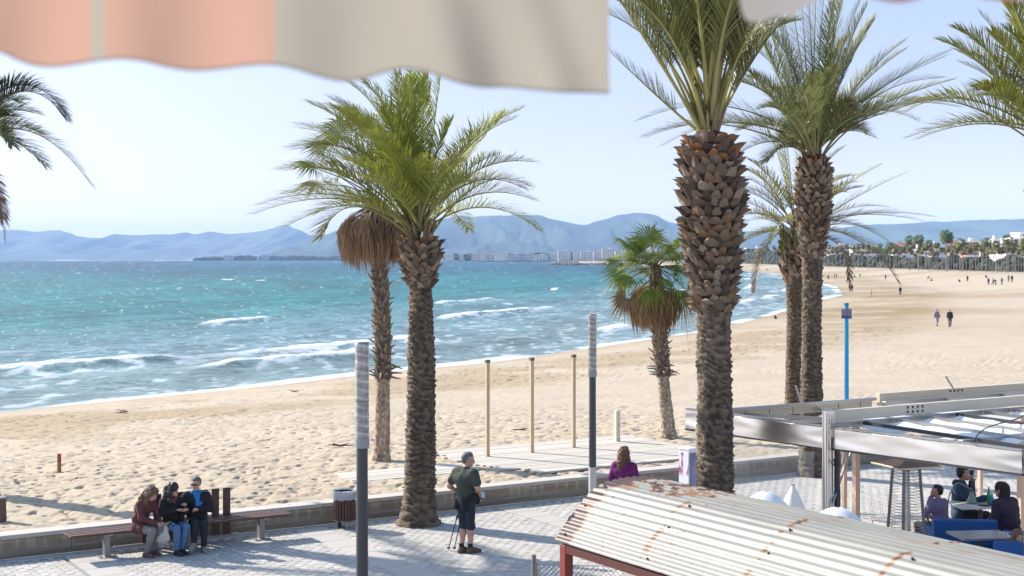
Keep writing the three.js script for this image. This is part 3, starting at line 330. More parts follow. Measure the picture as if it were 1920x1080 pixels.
// ---------- people: one smooth surface meshed from tapered bones, clothes as children ----------
const hash3 = (x, y, z) => hash(x + z * 57, y + z * 131);
const vn3 = (x, y, z) => { const k = Math.floor(z), f = z - k; return lerp(vn(x + k * 19.7, y + k * 7.3), vn(x + (k + 1) * 19.7, y + (k + 1) * 7.3), f * f * (3 - 2 * f)); };
function sdf(bones, cell = 0.014, k = 0.025, nz = 0, nf = 18) {
  const pad = k + 2.5 * cell + nz, lo = [9, 9, 9], hi = [-9, -9, -9];
  for (const b of bones) for (let q = 0; q < 3; q++) { lo[q] = Math.min(lo[q], b[q] - b[3] - pad, b[4 + q] - b[7] - pad); hi[q] = Math.max(hi[q], b[q] + b[3] + pad, b[4 + q] + b[7] + pad); }
  const n = lo.map((l, q) => Math.ceil((hi[q] - l) / cell) + 1), [nx, ny, nz_] = n, f = new Float32Array(nx * ny * nz_).fill(1);
  for (const [ax, ay, az, ar, bx, by, bz, br] of bones) {
    const R = Math.max(ar, br) + pad, i0 = [], i1 = []; [[ax, bx], [ay, by], [az, bz]].forEach(([p, r], q) => { i0[q] = Math.max(0, Math.floor((Math.min(p, r) - R - lo[q]) / cell)); i1[q] = Math.min(n[q] - 1, Math.ceil((Math.max(p, r) + R - lo[q]) / cell)); });
    const dx = bx - ax, dy = by - ay, dz = bz - az, dd = dx * dx + dy * dy + dz * dz + 1e-9;
    for (let z = i0[2]; z <= i1[2]; z++) for (let y = i0[1]; y <= i1[1]; y++) for (let x = i0[0]; x <= i1[0]; x++) {
      const px = lo[0] + x * cell - ax, py = lo[1] + y * cell - ay, pz = lo[2] + z * cell - az, t = clamp((px * dx + py * dy + pz * dz) / dd, 0, 1);
      const d = Math.hypot(px - t * dx, py - t * dy, pz - t * dz) - (ar + (br - ar) * t), o = (z * ny + y) * nx + x, c = f[o], h = Math.max(k - Math.abs(c - d), 0) / k; f[o] = Math.min(c, d) - h * h * k * 0.25;
    }
  }
  if (nz) for (let z = 0; z < nz_; z++) for (let y = 0; y < ny; y++) for (let x = 0; x < nx; x++) { const o = (z * ny + y) * nx + x; if (f[o] < 0.3) f[o] += nz * (vn3((lo[0] + x * cell) * nf, (lo[1] + y * cell) * nf * 0.6, (lo[2] + z * cell) * nf) - 0.5) * 2; }
  const id = new Int32Array(f.length).fill(-1), pos = [], idx = [];
  for (let z = 0; z < nz_ - 1; z++) for (let y = 0; y < ny - 1; y++) for (let x = 0; x < nx - 1; x++) {
    let m = 0, sx = 0, sy = 0, sz = 0, c = 0; const g = []; for (let q = 0; q < 8; q++) { const v = f[((z + (q >> 2)) * ny + y + ((q >> 1) & 1)) * nx + x + (q & 1)]; g.push(v); if (v < 0) m |= 1 << q; }
    if (m === 0 || m === 255) continue;
    for (let a = 0; a < 8; a++) for (const st of [1, 2, 4]) if (!(a & st)) { const b = a | st; if ((g[a] < 0) !== (g[b] < 0)) { const t = g[a] / (g[a] - g[b]); sx += (a & 1) + (st === 1 ? t : 0); sy += ((a >> 1) & 1) + (st === 2 ? t : 0); sz += (a >> 2) + (st === 4 ? t : 0); c++; } }
    id[(z * ny + y) * nx + x] = pos.length / 3; pos.push(lo[0] + (x + sx / c) * cell, lo[1] + (y + sy / c) * cell, lo[2] + (z + sz / c) * cell);
  }
  const I = (x, y, z) => id[(z * ny + y) * nx + x], quad = (a, b, c, d, fl) => { if (a < 0 || b < 0 || c < 0 || d < 0) return; if (fl) idx.push(a, c, b, a, d, c); else idx.push(a, b, c, a, c, d); };
  for (let z = 1; z < nz_ - 1; z++) for (let y = 1; y < ny - 1; y++) for (let x = 1; x < nx - 1; x++) {
    const o = (z * ny + y) * nx + x, s = f[o] < 0;
    if (s !== f[o + 1] < 0) quad(I(x, y - 1, z - 1), I(x, y, z - 1), I(x, y, z), I(x, y - 1, z), !s);
    if (s !== f[o + nx] < 0) quad(I(x - 1, y, z - 1), I(x - 1, y, z), I(x, y, z), I(x, y, z - 1), !s);
    if (s !== f[o + nx * ny] < 0) quad(I(x - 1, y - 1, z), I(x, y - 1, z), I(x, y, z), I(x - 1, y, z), !s);
  }
  return geom(pos, idx);
}
const seg = (a, b, r0, r1 = r0) => [a[0], a[1], a[2], r0, b[0], b[1], b[2], r1];
const mid = (a, b, t) => a.map((x, i) => lerp(x, b[i], t)), add = (a, b, k = 1) => a.map((x, i) => x + b[i] * k), nrm = (a) => { const l = Math.hypot(...a) || 1; return a.map((x) => x / l); }, dif = (a, b) => a.map((x, i) => x - b[i]), crs = (a, b) => [a[1] * b[2] - a[2] * b[1], a[2] * b[0] - a[0] * b[2], a[0] * b[1] - a[1] * b[0]];
const STAND = { pelvis: [0, 0.95, 0], waist: [0, 1.1, 0], chest: [0, 1.3, -0.01], neck: [0, 1.47, -0.02], head: [0, 1.63, 0.015], shL: [0.18, 1.41, -0.02], shR: [-0.18, 1.41, -0.02], elL: [0.24, 1.14, -0.04], elR: [-0.24, 1.14, -0.04], wrL: [0.25, 0.9, 0.04], wrR: [-0.25, 0.9, 0.04], hipL: [0.09, 0.91, 0], hipR: [-0.09, 0.91, 0], knL: [0.1, 0.49, 0.02], knR: [-0.1, 0.49, 0.02], anL: [0.1, 0.09, -0.03], anR: [-0.1, 0.09, -0.03], toL: [0.13, 0.035, 0.15], toR: [-0.13, 0.035, 0.15] };
const SIT = { pelvis: [0, 0.56, 0], waist: [0, 0.71, 0.0], chest: [0, 0.92, 0.02], neck: [0, 1.08, 0.03], head: [0, 1.24, 0.07], shL: [0.18, 1.02, 0.03], shR: [-0.18, 1.02, 0.03], elL: [0.24, 0.78, 0.08], elR: [-0.24, 0.78, 0.08], wrL: [0.12, 0.7, 0.28], wrR: [-0.12, 0.7, 0.28], hipL: [0.09, 0.54, 0.03], hipR: [-0.09, 0.54, 0.03], knL: [0.11, 0.53, 0.44], knR: [-0.11, 0.53, 0.44], anL: [0.11, 0.09, 0.42], anR: [-0.11, 0.09, 0.42], toL: [0.13, 0.035, 0.58], toR: [-0.13, 0.035, 0.58] };
const SKIN = M(0.5, 0.29, 0.2, 0.6), SKIN2 = M(0.42, 0.24, 0.16, 0.6), mEye = M(0.02, 0.015, 0.012, 0.3), mLip = M(0.32, 0.12, 0.1, 0.6);
function handBones(el, wr, curl, side) { // palm, four unequal fingers and a thumb from the palm's side
  const d = nrm(dif(wr, el)), s = nrm(crs(d, Math.abs(d[1]) > 0.9 ? [0, 0, 1] : [0, 1, 0])), n = crs(s, d), L = [], p1 = add(wr, d, 0.02), p2 = add(wr, d, 0.085);
  L.push(seg(add(p1, s, 0.018), add(p2, s, 0.026), 0.018, 0.016), seg(add(p1, s, -0.018), add(p2, s, -0.026), 0.018, 0.016), seg(add(wr, d, -0.02), p1, 0.026, 0.022));
  [0.062, 0.075, 0.07, 0.055].forEach((l, i) => { const b = add(p2, s, (i - 1.5) * 0.019), c = curl * (1 + 0.12 * i), m = add(add(b, d, l * 0.55 * Math.cos(c)), n, -l * 0.55 * Math.sin(c)), e = add(add(m, d, l * 0.5 * Math.cos(c * 2.1)), n, -l * 0.5 * Math.sin(c * 2.1)); L.push(seg(b, m, 0.0095, 0.009), seg(m, e, 0.009, 0.0075)); });
  const tb = add(add(wr, d, 0.035), s, -0.03 * side), tm = add(add(add(tb, d, 0.03), s, -0.025 * side), n, -0.012), te = add(add(tm, d, 0.03), n, -0.02); L.push(seg(tb, tm, 0.013, 0.011), seg(tm, te, 0.011, 0.009)); return L;
}
const headBones = [seg([0, 0.035, -0.02], [0, 0.035, 0.0], 0.088, 0.086), seg([0, 0.03, 0.02], [0, -0.02, 0.03], 0.073, 0.064), seg([0, -0.05, 0.04], [0, -0.08, 0.058], 0.05, 0.03), seg([0.04, -0.05, 0.02], [0.015, -0.085, 0.055], 0.03, 0.026), seg([-0.04, -0.05, 0.02], [-0.015, -0.085, 0.055], 0.03, 0.026), seg([-0.035, 0.03, 0.082], [0.035, 0.03, 0.082], 0.014), seg([0, 0.015, 0.095], [0, -0.028, 0.112], 0.009, 0.014), seg([0.085, 0.01, -0.01], [0.082, -0.03, -0.002], 0.017, 0.011), seg([-0.085, 0.01, -0.01], [-0.082, -0.03, -0.002], 0.017, 0.011), seg([-0.015, -0.056, 0.09], [0.015, -0.056, 0.09], 0.01)];
const HAIR = {
  short: [seg([0, 0.052, -0.035], [0, 0.07, 0.0], 0.088, 0.078), seg([0, -0.01, -0.055], [0, 0.03, -0.05], 0.066, 0.08), seg([-0.035, 0.098, 0.03], [0.035, 0.098, 0.03], 0.03), seg([-0.078, 0.035, -0.01], [-0.075, 0.0, -0.03], 0.02), seg([0.078, 0.035, -0.01], [0.075, 0.0, -0.03], 0.02)],
  long: [seg([0, 0.055, -0.03], [0, 0.06, 0.01], 0.097, 0.09), seg([0, 0.02, -0.06], [0, -0.16, -0.09], 0.088, 0.085), seg([0.07, 0.03, -0.01], [0.085, -0.2, 0.0], 0.045, 0.05), seg([-0.07, 0.03, -0.01], [-0.085, -0.2, 0.0], 0.045, 0.05), seg([0, -0.15, -0.09], [0.02, -0.32, -0.11], 0.09, 0.045), seg([0.06, -0.18, -0.05], [0.1, -0.33, -0.02], 0.05, 0.03), seg([-0.06, -0.18, -0.05], [-0.09, -0.32, -0.03], 0.05, 0.03)],
  curly: [seg([0, 0.06, -0.03], [0, 0.07, 0.01], 0.105, 0.095), seg([0, 0.02, -0.07], [0, -0.14, -0.08], 0.105, 0.1), seg([0.085, 0.02, -0.02], [0.11, -0.19, 0.01], 0.055, 0.065), seg([-0.085, 0.02, -0.02], [-0.11, -0.19, 0.01], 0.055, 0.065), seg([0, -0.12, -0.08], [0, -0.25, -0.09], 0.1, 0.06)],
  hood: [seg([0, 0.045, -0.03], [0, 0.05, 0.01], 0.1, 0.094), seg([0, 0.0, -0.05], [0, -0.1, -0.05], 0.092, 0.09), seg([0, -0.14, -0.06], [0, -0.17, -0.03], 0.085, 0.085)],
};
function person(label, pos, turn, o) {
  const J = { ...(o.sit ? SIT : STAND), ...o.J }, t = thing('person', label, 'person', pos, turn, o.group), cell = o.cell ?? 0.013, fat = o.fat ?? 1;
  const sl = nrm(dif(J.shL, J.shR)), hl = nrm(dif(J.hipL, J.hipR)), B = {};
  B.torso = (e) => [seg(add(J.pelvis, hl, 0.07), add(J.pelvis, hl, -0.07), 0.105 * fat + e), seg(add(J.waist, sl, 0.06), add(J.waist, sl, -0.06), 0.098 * fat + e), seg(add(J.chest, sl, 0.085), add(J.chest, sl, -0.085), 0.108 * fat + e), seg(J.pelvis, J.waist, 0.11 * fat + e), seg(J.waist, J.chest, 0.11 * fat + e, 0.12 * fat + e), seg(mid(J.shL, J.shR, 0.12), mid(J.shL, J.shR, 0.88), 0.06 + e), seg(J.chest, J.neck, 0.1 + e, 0.055 + e * 0.8)];
  B.neck = [seg(J.neck, mid(J.neck, J.head, 0.75), 0.056, 0.052)];
  B.arm = (S, e, f = 1) => f >= 1 ? [seg(J['sh' + S], J['el' + S], 0.056 + e, 0.042 + e), seg(J['el' + S], J['wr' + S], 0.042 + e, 0.029 + e * 1.1)] : [seg(J['sh' + S], mid(J['sh' + S], J['el' + S], f), 0.06 + e, 0.055 + e * 1.6)];
  B.leg = (S, e, f = 1) => [seg(J['hip' + S], J['kn' + S], 0.088 + e, 0.058 + e), ...(f >= 1 ? [seg(J['kn' + S], mid(J['kn' + S], J['an' + S], 0.35), 0.056 + e, 0.057 + e), seg(mid(J['kn' + S], J['an' + S], 0.35), J['an' + S], 0.057 + e, 0.036 + e * 1.2)] : f > 0 ? [seg(J['kn' + S], mid(J['kn' + S], J['an' + S], f), 0.06 + e, 0.058 + e * 1.5)] : [])];
  B.foot = (S, e) => { const hl2 = add(J['an' + S], dif(J['to' + S], J['an' + S]), -0.18); hl2[1] = J['to' + S][1] + 0.01; return [seg(hl2, J['to' + S], 0.036 + e, 0.032 + e), seg(J['an' + S], mid(J['an' + S], J['to' + S], 0.6), 0.038 + e, 0.034 + e), seg(J['an' + S], hl2, 0.04 + e, 0.036 + e)]; };
  const bones = [...B.torso(0), ...B.neck, ...B.arm('L', 0), ...B.arm('R', 0), ...(o.noLegs ? [] : [...B.leg('L', 0), ...B.leg('R', 0), ...B.foot('L', 0), ...B.foot('R', 0)])];
  const hm = new THREE.Matrix4().makeRotationFromEuler(new THREE.Euler(o.pitch ?? 0, o.yaw ?? 0, o.roll ?? 0, 'YXZ')).setPosition(...J.head), hg = (g) => g.applyMatrix4(hm);
  const body = [sdf(bones, cell, 0.03), hg(sdf(headBones, o.hcell ?? 0.0075, 0.016))];
  if (!o.far) for (const S of ['L', 'R']) body.push(sdf(handBones(J['el' + S], J['wr' + S], o.curl ?? 0.5, S === 'L' ? 1 : -1), 0.006, 0.007));
  part('body', body, o.skin ?? SKIN, t);
  if (!o.far) { for (const s of [-1, 1]) part('eye', hg(new THREE.SphereGeometry(0.011, 8, 6).translate(s * 0.031, 0.012, 0.087)), mEye, t); part('mouth', hg(box(0.042, 0.008, 0.012, 0, -0.056, 0.098, 0, 0.003)), mLip, t); }
  if (o.hair) part(o.hairName ?? 'hair', hg(sdf(HAIR[o.hair], o.hcell ?? 0.0085, 0.02, o.hairNoise ?? (o.hair === 'curly' ? 0.018 : o.hair === 'long' ? 0.012 : 0.003), o.hair === 'curly' ? 30 : 40)), o.hairMat, t);
  const T = o.top; if (T) part(T.name, sdf([...B.torso(T.e ?? 0.018), ...B.arm('L', (T.e ?? 0.018) * 0.85, T.sleeve ?? 1), ...B.arm('R', (T.e ?? 0.018) * 0.85, T.sleeve ?? 1), ...(T.skirt ? [...['L', 'R'].map((S) => seg(J['hip' + S], mid(J['hip' + S], J['kn' + S], T.skirt), 0.115, 0.11))] : []), ...(T.extra ?? [])], cell, 0.03, 0.006, 14), T.mat, t);
  const G = o.legs; if (G) part(G.name, sdf([...B.leg('L', 0.014, G.f ?? 1), ...B.leg('R', 0.014, G.f ?? 1), seg(add(J.pelvis, hl, 0.07), add(J.pelvis, hl, -0.07), 0.122 * fat)], cell, 0.03, 0.005, 14), G.mat, t);
  if (o.shoes) for (const S of ['L', 'R']) part('shoe', sdf(B.foot(S, 0.012), cell * 0.8, 0.02), o.shoes, t);
  for (const x of o.extra ?? []) part(x[0], x[1](J, hg), x[2], t);
  return t;
}
const cloth = (r, g, b, more) => M(r, g, b, 0.9, { bumpMap: rep(noiseTex, 4), bumpScale: 0.003, ...more });
const mMaroon = cloth(0.11, 0.035, 0.035), mGreyTr = cloth(0.2, 0.19, 0.185), mBlack = cloth(0.014, 0.014, 0.016), mJeans = cloth(0.09, 0.17, 0.3), mDarkTr = cloth(0.02, 0.021, 0.026), mBlue = cloth(0.03, 0.17, 0.44), mOlive = cloth(0.052, 0.06, 0.042), mNavyShort = cloth(0.022, 0.027, 0.045), mPurple = cloth(0.14, 0.013, 0.105), mNavy = cloth(0.03, 0.055, 0.11), mShoeB = M(0.12, 0.07, 0.05, 0.8), mShoeD = M(0.02, 0.02, 0.02, 0.7), mShoeG = M(0.25, 0.22, 0.19, 0.8);
const mHairBr = M(0.13, 0.07, 0.035, 0.6, { bumpMap: rep(noiseTex, 2), bumpScale: 0.01 }), mHairDk = M(0.028, 0.02, 0.016, 0.55, { bumpMap: rep(noiseTex, 2), bumpScale: 0.01 }), mHairGr = M(0.12, 0.11, 0.105, 0.7, { bumpMap: rep(noiseTex, 3), bumpScale: 0.006 }), mHairBlk = M(0.015, 0.012, 0.011, 0.55), mHairAu = M(0.14, 0.06, 0.035, 0.6, { bumpMap: rep(noiseTex, 2), bumpScale: 0.01 });
const bagMat = MP(0.72, 0.7, 0.62, 0.8, { transmission: 0.35, thickness: 0 }), gBench = 'friends sitting on the long wooden bench';
// the three on the bench; the bench seat is 0.45 high and faces the promenade
const seatAt = (px, v = -0.86) => { let u = 0; for (let k = 0; k < 60; k++) { const p = UV(u, v, PY + 0.45); const x = 960 + p.x / -p.z * F; u += (px - x) / 100; } return UV(u, v, PY - 0.01); };
const sat = []; sat[0] = person('person in maroon coat with long brown hair, bent over a pale bag on the bench', seatAt(263), 1.05, { sit: 1, hair: 'long', hairMat: mHairBr, hairNoise: 0.02, pitch: 0.6, yaw: 0.35, curl: 0.8,
  J: { chest: [0, 0.91, 0.1], neck: [0, 1.05, 0.19], head: [0.01, 1.18, 0.28], shL: [0.17, 1.0, 0.15], shR: [-0.17, 1.0, 0.15], elL: [0.22, 0.74, 0.22], elR: [-0.21, 0.76, 0.24], wrL: [0.08, 0.67, 0.42], wrR: [-0.04, 0.66, 0.44], knL: [0.1, 0.52, 0.42], knR: [-0.1, 0.52, 0.42], anL: [0.09, 0.09, 0.22], anR: [-0.11, 0.09, 0.26], toL: [0.11, 0.035, 0.38], toR: [-0.12, 0.035, 0.42] },
  top: { name: 'coat', mat: mMaroon, e: 0.024, skirt: 0.35 }, legs: { name: 'trousers', mat: mGreyTr }, shoes: mShoeB });
sat[1] = person('person in blue jeans and black coat with dark curly hair on the bench', seatAt(321), 0.62, { sit: 1, hair: 'curly', hairMat: mHairDk, yaw: 0.85, pitch: 0.12, curl: 0.5,
  J: { elL: [0.25, 0.8, 0.12], wrL: [0.16, 0.88, 0.34], elR: [-0.25, 0.8, 0.1], wrR: [-0.02, 0.88, 0.3], knL: [0.14, 0.55, 0.44], knR: [-0.06, 0.54, 0.46], anL: [0.06, 0.1, 0.4], anR: [-0.06, 0.1, 0.44], toL: [0.1, 0.035, 0.56], toR: [-0.02, 0.035, 0.6] },
  top: { name: 'coat', mat: mBlack, e: 0.026, skirt: 0.4 }, legs: { name: 'jeans', mat: mJeans }, shoes: mShoeD,
  extra: [['scarf', (J) => sdf([seg(add(J.neck, [0.05, -0.02, 0.03]), add(J.neck, [-0.05, -0.02, 0.03]), 0.05), seg(add(J.neck, [0, -0.04, 0.07]), add(J.neck, [0.02, -0.16, 0.12]), 0.035, 0.02)], 0.01, 0.02), cloth(0.4, 0.06, 0.06)]] });
sat[2] = person('person in sunglasses and bright blue scarf with arms folded on the bench', seatAt(368), 0.2, { sit: 1, hair: 'short', hairMat: mHairGr, yaw: -0.5, pitch: 0.15, curl: 0.6, fat: 1.08,
  J: { chest: [0, 0.94, 0], neck: [0, 1.12, 0.0], head: [0, 1.29, 0.04], shL: [0.2, 1.06, 0], shR: [-0.2, 1.06, 0], elL: [0.28, 0.8, 0.08], elR: [-0.29, 0.82, 0.08], wrL: [0.05, 0.83, 0.25], wrR: [-0.24, 0.92, 0.26], knL: [0.16, 0.55, 0.42], knR: [0.0, 0.58, 0.45], anL: [0.15, 0.1, 0.36], anR: [-0.04, 0.2, 0.5], toL: [0.19, 0.035, 0.52], toR: [-0.09, 0.13, 0.64] },
  top: { name: 'coat', mat: mBlack, e: 0.03, skirt: 0.5 }, legs: { name: 'trousers', mat: mDarkTr }, shoes: mShoeG,
  extra: [['scarf', (J) => sdf([seg(add(J.neck, [0.06, 0.0, 0.03]), add(J.neck, [-0.06, 0.0, 0.03]), 0.058), seg(add(J.neck, [0, -0.04, 0.08]), add(J.neck, [0.04, -0.28, 0.15]), 0.055, 0.05), seg(add(J.neck, [0.03, -0.05, 0.08]), add(J.neck, [0.1, -0.2, 0.13]), 0.04, 0.03)], 0.01, 0.02, 0.006, 25), mBlue], ['sunglasses', (J, hg) => hg(merge([box(0.056, 0.034, 0.012, -0.034, 0.012, 0.1, 0, 0.004), box(0.056, 0.034, 0.012, 0.034, 0.012, 0.1, 0, 0.004), box(0.15, 0.007, 0.007, 0, 0.024, 0.1), box(0.006, 0.007, 0.1, 0.077, 0.02, 0.05), box(0.006, 0.007, 0.1, -0.077, 0.02, 0.05)])), M(0.015, 0.01, 0.01, 0.15)]] });
sat.forEach((p, i) => p.scale.setScalar([0.92, 0.88, 0.9][i]));
{ const p = seatAt(305, -1.15), t = thing('shopping_bag', 'crumpled pale plastic bag hanging at the knees of the person in maroon', 'bag', p.clone().add(V(0, 0.28, 0)), 0.5); part('bag_body', sdf([seg([-0.05, 0.02, 0], [0.05, 0.2, 0], 0.075, 0.05), seg([0.06, 0.03, 0.02], [0.03, 0.22, 0], 0.06, 0.04), seg([0.03, -0.08, 0.01], [0.06, 0.02, 0], 0.02, 0.05)], 0.01, 0.03, 0.015, 22), bagMat, t); part('strap', bar(V(0.06, 0.05, 0.03), V(0.09, -0.15, 0.05), 0.012, 0.008, 6), bagMat, t); }
// walker with poles
{ const p = gp(873, 1037, PY); p.y -= 0.006;
  person('person in olive polo shirt and dark shorts standing in profile with two walking poles', p, 2.5, { hair: 'short', hairMat: mHairGr, yaw: -0.95, pitch: 0.12, curl: 0.9, fat: 1.12, cell: 0.012,
    J: { pelvis: [0, 0.95, 0], head: [-0.02, 1.63, 0.05], neck: [0, 1.47, 0.0], shL: [0.2, 1.42, 0], shR: [-0.2, 1.42, 0], elL: [0.3, 1.16, -0.08], elR: [-0.3, 1.17, -0.03], wrL: [0.18, 0.99, 0.12], wrR: [-0.17, 1.0, 0.2], knL: [0.07, 0.49, 0.03], knR: [-0.08, 0.49, 0.05], anL: [0.06, 0.09, -0.04], anR: [-0.08, 0.09, 0.03], toL: [0.02, 0.035, 0.12], toR: [-0.16, 0.035, 0.18] },
    top: { name: 'polo_shirt', mat: mOlive, e: 0.02, sleeve: 0.62 }, legs: { name: 'shorts', mat: mNavyShort, f: 0.04 }, shoes: mShoeB,
    extra: [['tied_jacket', (J) => sdf([seg(add(J.pelvis, [0.12, 0.04, 0]), add(J.pelvis, [-0.12, 0.04, 0]), 0.115), seg(add(J.pelvis, [0.1, -0.02, -0.06]), add(J.pelvis, [0.13, -0.14, -0.1]), 0.09, 0.05), seg(add(J.pelvis, [-0.06, 0, -0.06]), add(J.pelvis, [-0.05, -0.12, -0.08]), 0.1, 0.08)], 0.012, 0.03, 0.014, 16), mBlack], ['waist_pouch', (J) => sdf([seg(add(J.pelvis, [-0.13, 0.06, 0.12]), add(J.pelvis, [-0.14, -0.04, 0.15]), 0.05, 0.055)], 0.01, 0.02), mBlack], ['collar', (J) => sdf([seg(add(J.neck, [0.05, 0.01, 0.0]), add(J.neck, [-0.05, 0.01, 0.0]), 0.045)], 0.01, 0.02), mBlack], ['sock', (J) => [bar(V(...J.anL), V(J.anL[0], 0.18, J.anL[2]), 0.05, 0.047, 10), bar(V(...J.anR), V(J.anR[0], 0.18, J.anR[2]), 0.05, 0.047, 10)], mBlack]] });
  const ph = thing('phone', 'small phone held by the person in the olive polo shirt', 'phone', p.clone().add(V(0.3, 1.03, 0.05)), 0.4); part('phone_body', box(0.08, 0.15, 0.012, 0, 0, 0, 0, 0.005), M(0.05, 0.05, 0.06, 0.2), ph); part('screen', box(0.07, 0.13, 0.003, 0, 0, 0.0085), M(0.6, 0.58, 0.62, 0.2), ph); ph.rotation.x = -0.8;
  for (const [a, b] of [[[858, 966], [841, 1026]], [[866, 966], [852, 1028]]]) { const d = 24.33, q = at(a[0], a[1], d), e = at(b[0], b[1], d + 0.1); e.y = PY + 0.03; const w = thing('walking_pole', a[0] < 860 ? 'thin black walking pole hanging behind the walker, the farther from the legs' : 'thin black walking pole hanging behind the walker, the closer to the legs', 'walking pole', e, 0, 'walking poles of the person in the polo shirt'); const o = q.clone().sub(e); part('shaft', bar(V(0, 0.02, 0), o, 0.009, 0.011, 6), mBlack, w); part('grip', bar(o.clone().multiplyScalar(0.88), o, 0.017, 0.02, 8), mShoeD, w); part('basket', new THREE.CylinderGeometry(0.034, 0.028, 0.02, 10).translate(0, 0.03, 0), mBlack, w); part('tip', new THREE.ConeGeometry(0.009, 0.04, 6).rotateX(Math.PI).translate(0, 0, 0), mBlack, w); } }
{ const d = 25.6, p = V((1171 - 960) / F * d, PY - 0.006, -d); person('person in purple fleece with long auburn hair, seen from behind beyond the rusty roof', p, 2.75, { hair: 'long', hairMat: mHairAu, hairNoise: 0.018, yaw: -0.35, J: { head: [0, 1.55, 0.0], neck: [0, 1.4, -0.02], chest: [0, 1.24, -0.01], shL: [0.175, 1.34, -0.02], shR: [-0.175, 1.34, -0.02] }, top: { name: 'fleece', mat: mPurple, e: 0.022 }, legs: { name: 'trousers', mat: mDarkTr }, shoes: mShoeD }); }
// ---------- things on the promenade and the sand ----------
const woodMap = tex(256, 256, (u, v) => { const n = tf(u, v, 4, 5), g = tf(u * 1, v, 64, 2), k = 0.7 + 0.35 * (n - 0.5) + 0.3 * (g - 0.5); return [k, k, k]; }, true);
const mBrown = M(0.24, 0.105, 0.07, 0.6, { map: woodMap, bumpMap: rep(woodMap, 1), bumpScale: 0.002 }), mBrown2 = M(0.2, 0.085, 0.06, 0.65, { map: woodMap }), mSteelG = M(0.27, 0.26, 0.25, 0.45, { metalness: 0.3 }), mBolt = M(0.5, 0.5, 0.5, 0.3, { metalness: 1 });
{ // long bench with upright boards along its middle
  const t = thing('long_bench', 'long dark red-brown slatted bench with upright back boards, in front of the low wall', 'bench', UV(0, 0, PY), TH), u0 = 0.93, u1 = 4.97;
  for (let i = 0; i < 4; i++) part('seat_slat', box(u1 - u0 + rr(-.01, .01), 0.038, 0.105, (u0 + u1) / 2, 0.44, 0.5 + i * 0.128, 0, 0.008), i & 1 ? mBrown : mBrown2, t);
  for (const u of [1.62, 3.05, 4.45]) { part('leg', [box(0.1, 0.4, 0.14, u, 0.21, 0.69, 0, 0.01), box(0.1, 0.03, 0.5, u, 0.41, 0.69)], mSteelG, t); part('foot_plate', [box(0.3, 0.012, 0.3, u, 0.01, 0.69), ...[-1, 1].map((s) => new THREE.CylinderGeometry(0.012, 0.012, 0.03, 8).translate(u + s * 0.12, 0.025, 0.8))], mSteelG, t); part('bolt', new THREE.SphereGeometry(0.022, 8, 6).translate(u - 0.08, 0.405, 0.91), mBolt, t); }
  const bx = []; for (let i = 0; i < 8; i++) bx.push(2.38 + i * 0.215); for (const u of bx) part('back_board', box(0.14, 0.86, 0.035, u, 0.53, 0.44, 0, 0.008), rnd() < 0.5 ? mBrown : mBrown2, t);
  part('bottom_rail', box(2.3, 0.04, 0.05, 2.95, 0.1, 0.482, 0, 0.006), mSteelG, t);
}
{ // litter bin
  const p = gp(646, 990, PY), t = thing('litter_bin', 'round litter bin of upright brown slats with a clear bag folded over its rim', 'bin', p);
  for (let i = 0; i < 22; i++) { const a = i / 22 * 6.283; part('slat', box(0.042, 0.56, 0.018, Math.sin(a) * 0.2, 0.43, Math.cos(a) * 0.2, a, 0.004), i % 3 ? mBrown : mBrown2, t); }
  part('liner', new THREE.CylinderGeometry(0.175, 0.17, 0.54, 24, 1, true).translate(0, 0.43, 0), M(0.02, 0.02, 0.02, 0.8), t);
  part('hoop', [new THREE.TorusGeometry(0.2, 0.01, 6, 28).rotateX(Math.PI / 2).translate(0, 0.16, 0), new THREE.TorusGeometry(0.2, 0.01, 6, 28).rotateX(Math.PI / 2).translate(0, 0.7, 0)], mSteelG, t);
  const pos = [], idx = [], N = 60, R = [[0.19, 0.44], [0.214, 0.735], [0.222, 0.72], [0.226, 0.56]]; R[0][1] = 0.6; for (let j = 0; j < 4; j++) for (let i = 0; i <= N; i++) { const a = i / N * 6.283, r = R[j][0] + 0.008 * Math.sin(i * 2.7) + 0.006 * hash(i % N, j); pos.push(Math.sin(a) * r, R[j][1] + 0.02 * (hash(i % N, 9) - 0.5) * j * 0.6, Math.cos(a) * r); } for (let j = 0; j < 3; j++) for (let i = 0; i < N; i++) { const a = j * (N + 1) + i; idx.push(a, a + 1, a + N + 2, a, a + N + 2, a + N + 1); }
  part('bin_bag', geom(pos, idx), MP(0.8, 0.82, 0.86, 0.4, { transmission: 0.6, thickness: 0 }), t);
  part('leg', box(0.06, 0.16, 0.06, -0.1, 0.08, -0.05), mShoeD, t); part('leg', box(0.05, 0.16, 0.05, 0.06, 0.08, 0.08), mSteelG, t); part('base_plate', new THREE.CylinderGeometry(0.17, 0.17, 0.015, 20).translate(0, 0.15, 0), mShoeD, t);
}
